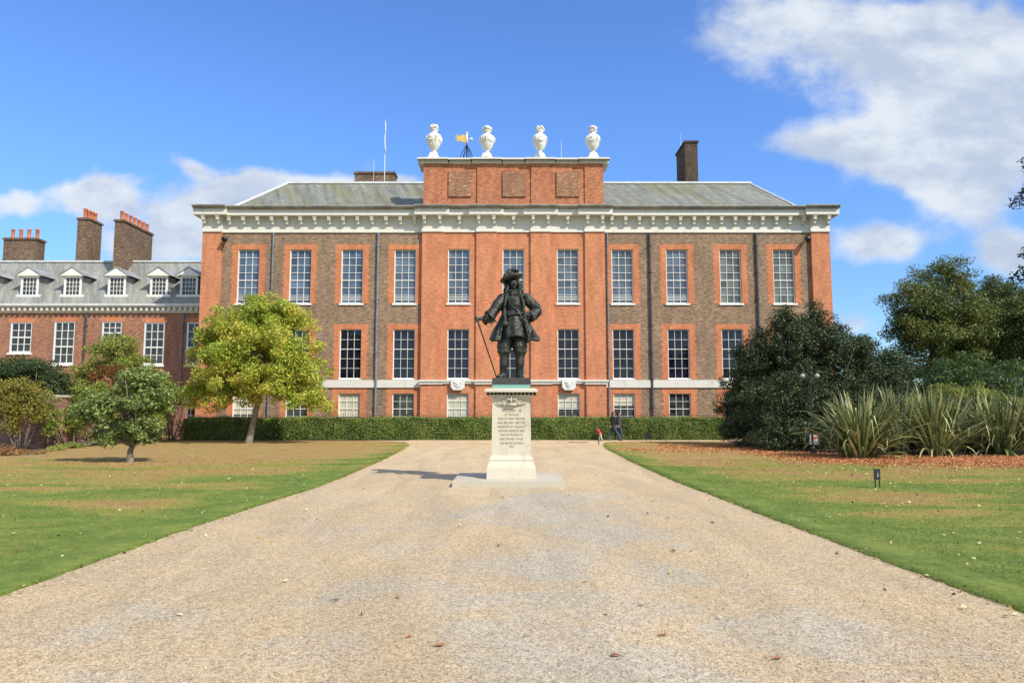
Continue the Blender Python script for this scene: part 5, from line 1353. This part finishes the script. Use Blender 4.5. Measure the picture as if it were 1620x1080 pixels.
# ------------------------------------------------------------------ ground stuff: grass, pebbles, fallen leaves
def edge_x(E, y):
    ys = np.array([p[1] for p in E]); xs = np.array([p[0] for p in E]); return np.interp(y, ys, xs)
def grass():
    r = np.random.default_rng(31); n = 210000
    y = 5.2 + r.random(n) ** 1.6 * 22; lim = y * .74 + .6
    x = r.uniform(-1, 1, n) * lim
    k = (x < edge_x(LE, y) - .0) | (x > edge_x(RE, y) + .0)
    x, y = x[k], y[k]
    # extra tufts spilling along both edges
    m_ = 26000; ye = 5.0 + r.random(m_) ** 1.5 * 30; sd_ = r.random(m_) < .5
    xe = np.where(sd_, edge_x(LE, ye) + .03 - r.exponential(.07, m_), edge_x(RE, ye) - .03 + r.exponential(.07, m_))
    x = np.concatenate([x, xe]); y = np.concatenate([y, ye]); n = len(x)
    h = r.uniform(.010, .026, n) * (1 + np.clip(y - 8, 0, 20) * .03); h[-m_:] *= 1.35; wd = .0028 * (1 + np.clip(y - 6, 0, 20) * .12)
    a = r.uniform(0, 2 * np.pi, n); ln = r.uniform(.0, 1.2, n)
    bx = np.stack([np.cos(a), np.sin(a), np.zeros(n)], 1); b2 = r.uniform(0, 2 * np.pi, n)
    z0 = np.where(np.arange(n) >= n - m_, .018, .0)
    P0 = np.stack([x, y, z0], 1)
    tip = P0 + np.stack([np.cos(b2) * ln * h, np.sin(b2) * ln * h, h], 1)
    V = np.stack([P0 - bx * wd[:, None], P0 + bx * wd[:, None], tip], 1).reshape(-1, 3)
    o = np_mesh('grass', V, np.arange(n * 3).reshape(-1, 3), M['blade'])
    tag(o, 'short mown grass, green and brown in patches, beside the gravel', 'grass', kind='stuff')
grass()
def pebbles():
    r = np.random.default_rng(32); n = 60000
    y = 4.3 + r.random(n) ** 1.7 * 9; x = r.uniform(-1, 1, n) * np.minimum(y * .75 + .4, 5.2)
    k = (x > edge_x(LE, y)) & (x < edge_x(RE, y)); x, y = x[k], y[k]; n = len(x)
    s = r.uniform(.0025, .0075, n) * (1 + (r.random(n) < .04) * .8)
    a = r.uniform(0, np.pi, n); base_ = np.array([[1, 0, 0], [0, 1, 0], [-1, 0, 0], [0, -1, 0], [0, 0, .75], [0, 0, -.6]])
    jit = r.uniform(.7, 1.25, (n, 6, 1)); q = base_[None] * jit
    X = q[:, :, 0] * np.cos(a)[:, None] - q[:, :, 1] * np.sin(a)[:, None]; Yq = q[:, :, 0] * np.sin(a)[:, None] + q[:, :, 1] * np.cos(a)[:, None]
    V = np.stack([x[:, None] + X * s[:, None], y[:, None] + Yq * s[:, None], .006 + q[:, :, 2] * s[:, None]], 2).reshape(-1, 3)
    f = np.array([[0, 1, 4], [1, 2, 4], [2, 3, 4], [3, 0, 4], [1, 0, 5], [2, 1, 5], [3, 2, 5], [0, 3, 5]])
    Fq = (f[None] + np.arange(n)[:, None, None] * 6).reshape(-1, 3)
    tag(np_mesh('loose_pebbles', V, Fq, M['pebble']), 'loose pale and brown pebbles scattered over the gravel', 'pebbles', kind='stuff')
pebbles()
def litter():
    r = np.random.default_rng(33); P = []
    # orange drift along the bed edge
    edge = [(1050, 703), (1090, 705), (1160, 704), (1230, 714), (1310, 720), (1400, 724), (1500, 725), (1640, 725)]
    n = 60000; u = r.uniform(1040, 1680, n); v0 = np.interp(u, [e[0] for e in edge], [e[1] for e in edge])
    v = v0 + r.normal(0, 1, n) * 3.2 + r.exponential(2.0, n) + 2
    keep = r.random(n) < np.interp(u, [1040, 1100, 1200, 1300, 1680], [.25, .25, .45, .9, 1.0]); u, v = u[keep], v[keep]
    up = (540 - v) / F; a = np.cos(PITCH) - up * np.sin(PITCH); b = np.sin(PITCH) + up * np.cos(PITCH); Y = -HCAM * a / b; X = (u - 810) / F * Y / a
    P.append(np.stack([X, Y], 1))
    # round patch near the hedge
    cx, cy = gnd(1011, 711.5); P.append(np.stack([cx + r.normal(0, .55, 420), cy + r.normal(0, .8, 420)], 1))
    P = np.vstack(P); C = np.column_stack([P, r.uniform(.012, .035, len(P))])
    V, Fq = leaf_quads(C, .07, np.tile([0, 0, 1.6], (len(C), 1)), .75, .7, r=r)
    tag(np_mesh('leaf_litter', V, Fq, M['litter']), 'orange-brown drift of fallen leaves along the right bed', 'fallen leaves', kind='stuff')
    n = 5200; y = 6.5 + r.random(n) ** .9 * 36; x = r.uniform(-1, 1, n) * (y * .74)
    lx, rx = edge_x(LE, y), edge_x(RE, y)
    k = ((x > rx) & (r.random(n) < .62)) | ((x < lx) & (r.random(n) < .28)); x, y = x[k], y[k]
    ne = 260; ye = 6 + r.random(ne) ** 1.4 * 30; sd_ = r.random(ne) < .5; xe = np.where(sd_, edge_x(LE, ye) + r.exponential(.10, ne), edge_x(RE, ye) - r.exponential(.10, ne))
    ng = 90; yg = 6 + r.random(ng) * 20; xg = r.uniform(-4, 4, ng)
    C = np.column_stack([np.concatenate([x, xe, xg]), np.concatenate([y, ye, yg]), r.uniform(.015, .03, len(x) + ne + ng)])
    V, Fq = leaf_quads(C, .06, np.tile([0, 0, 1.3], (len(C), 1)), .7, .6, r=r)
    tag(np_mesh('scattered_leaves', V, Fq, M['scattered']), 'small dry leaves strewn over the lawns and gravel edges', 'fallen leaves', kind='stuff')
litter()
def big_leaf(u, v, s, c, lab, rz):
    x, y = gnd(u, v); s = s * .75; N = 16; V = [(x, y, .022)]; 
    for k in range(N):
        a = 2 * math.pi * k / N; rr = s * (1 + .28 * math.cos(5 * a)) * (1.0 if k % 2 else .82)
        px_, py_ = rr * math.cos(a), .62 * rr * math.sin(a)
        V.append((x + px_ * math.cos(rz) - py_ * math.sin(rz), y + px_ * math.sin(rz) + py_ * math.cos(rz), .014 + .35 * abs(py_) + .12 * abs(px_)))
    m_ = MB().add(V, [(0, k + 1, (k + 1) % N + 1) for k in range(N)])
    m_.tube([(x - s * .6 * math.cos(rz), y - s * .6 * math.sin(rz), .02), (x - s * 1.7 * math.cos(rz), y - s * 1.7 * math.sin(rz), .018)], .003, 5)
    o = m_.build('fallen_leaf', mat_plain('fallen_leaf_colour', c, .7, 0, .2, 20)); tag(o, lab, 'fallen leaf', 'large fallen leaves on the gravel')
big_leaf(697, 1023, .062, (.42, .16, .05), 'orange oval fallen leaf on the near gravel, biggest left of centre', .1)
big_leaf(648, 1008, .040, (.45, .14, .08), 'small salmon-red fallen leaf up-left of the big orange one', 1.2)
big_leaf(1051, 1006.5, .050, (.30, .09, .05), 'narrow rust-red fallen leaf on the grey gravel right of centre', .2)
big_leaf(973, 1039, .055, (.26, .08, .05), 'dark red-brown fallen leaf on the gravel nearest the bottom centre', 2.7)
big_leaf(1231, 1043, .055, (.42, .18, .07), 'orange fallen leaf on the gravel toward the lower right', .4)
big_leaf(926, 921, .050, (.50, .38, .10), 'yellow fallen leaf on the gravel right below the pedestal', .9)
big_leaf(1066, 873, .050, (.14, .06, .04), 'dark brown fallen leaf on the middle gravel right of the pedestal', .1)
big_leaf(532, 951, .048, (.08, .055, .04), 'blackish fallen leaf on the gravel left of the others', .2)
big_leaf(1016, 959, .045, (.32, .24, .12), 'tan fallen leaf lying on the grey gravel patch', .2)
big_leaf(50, 924, .085, (.50, .22, .07), 'large orange fallen leaf at the left grass edge', .3)

S.render.engine = 'CYCLES'
S.cycles.max_bounces = 6; S.cycles.transparent_max_bounces = 4
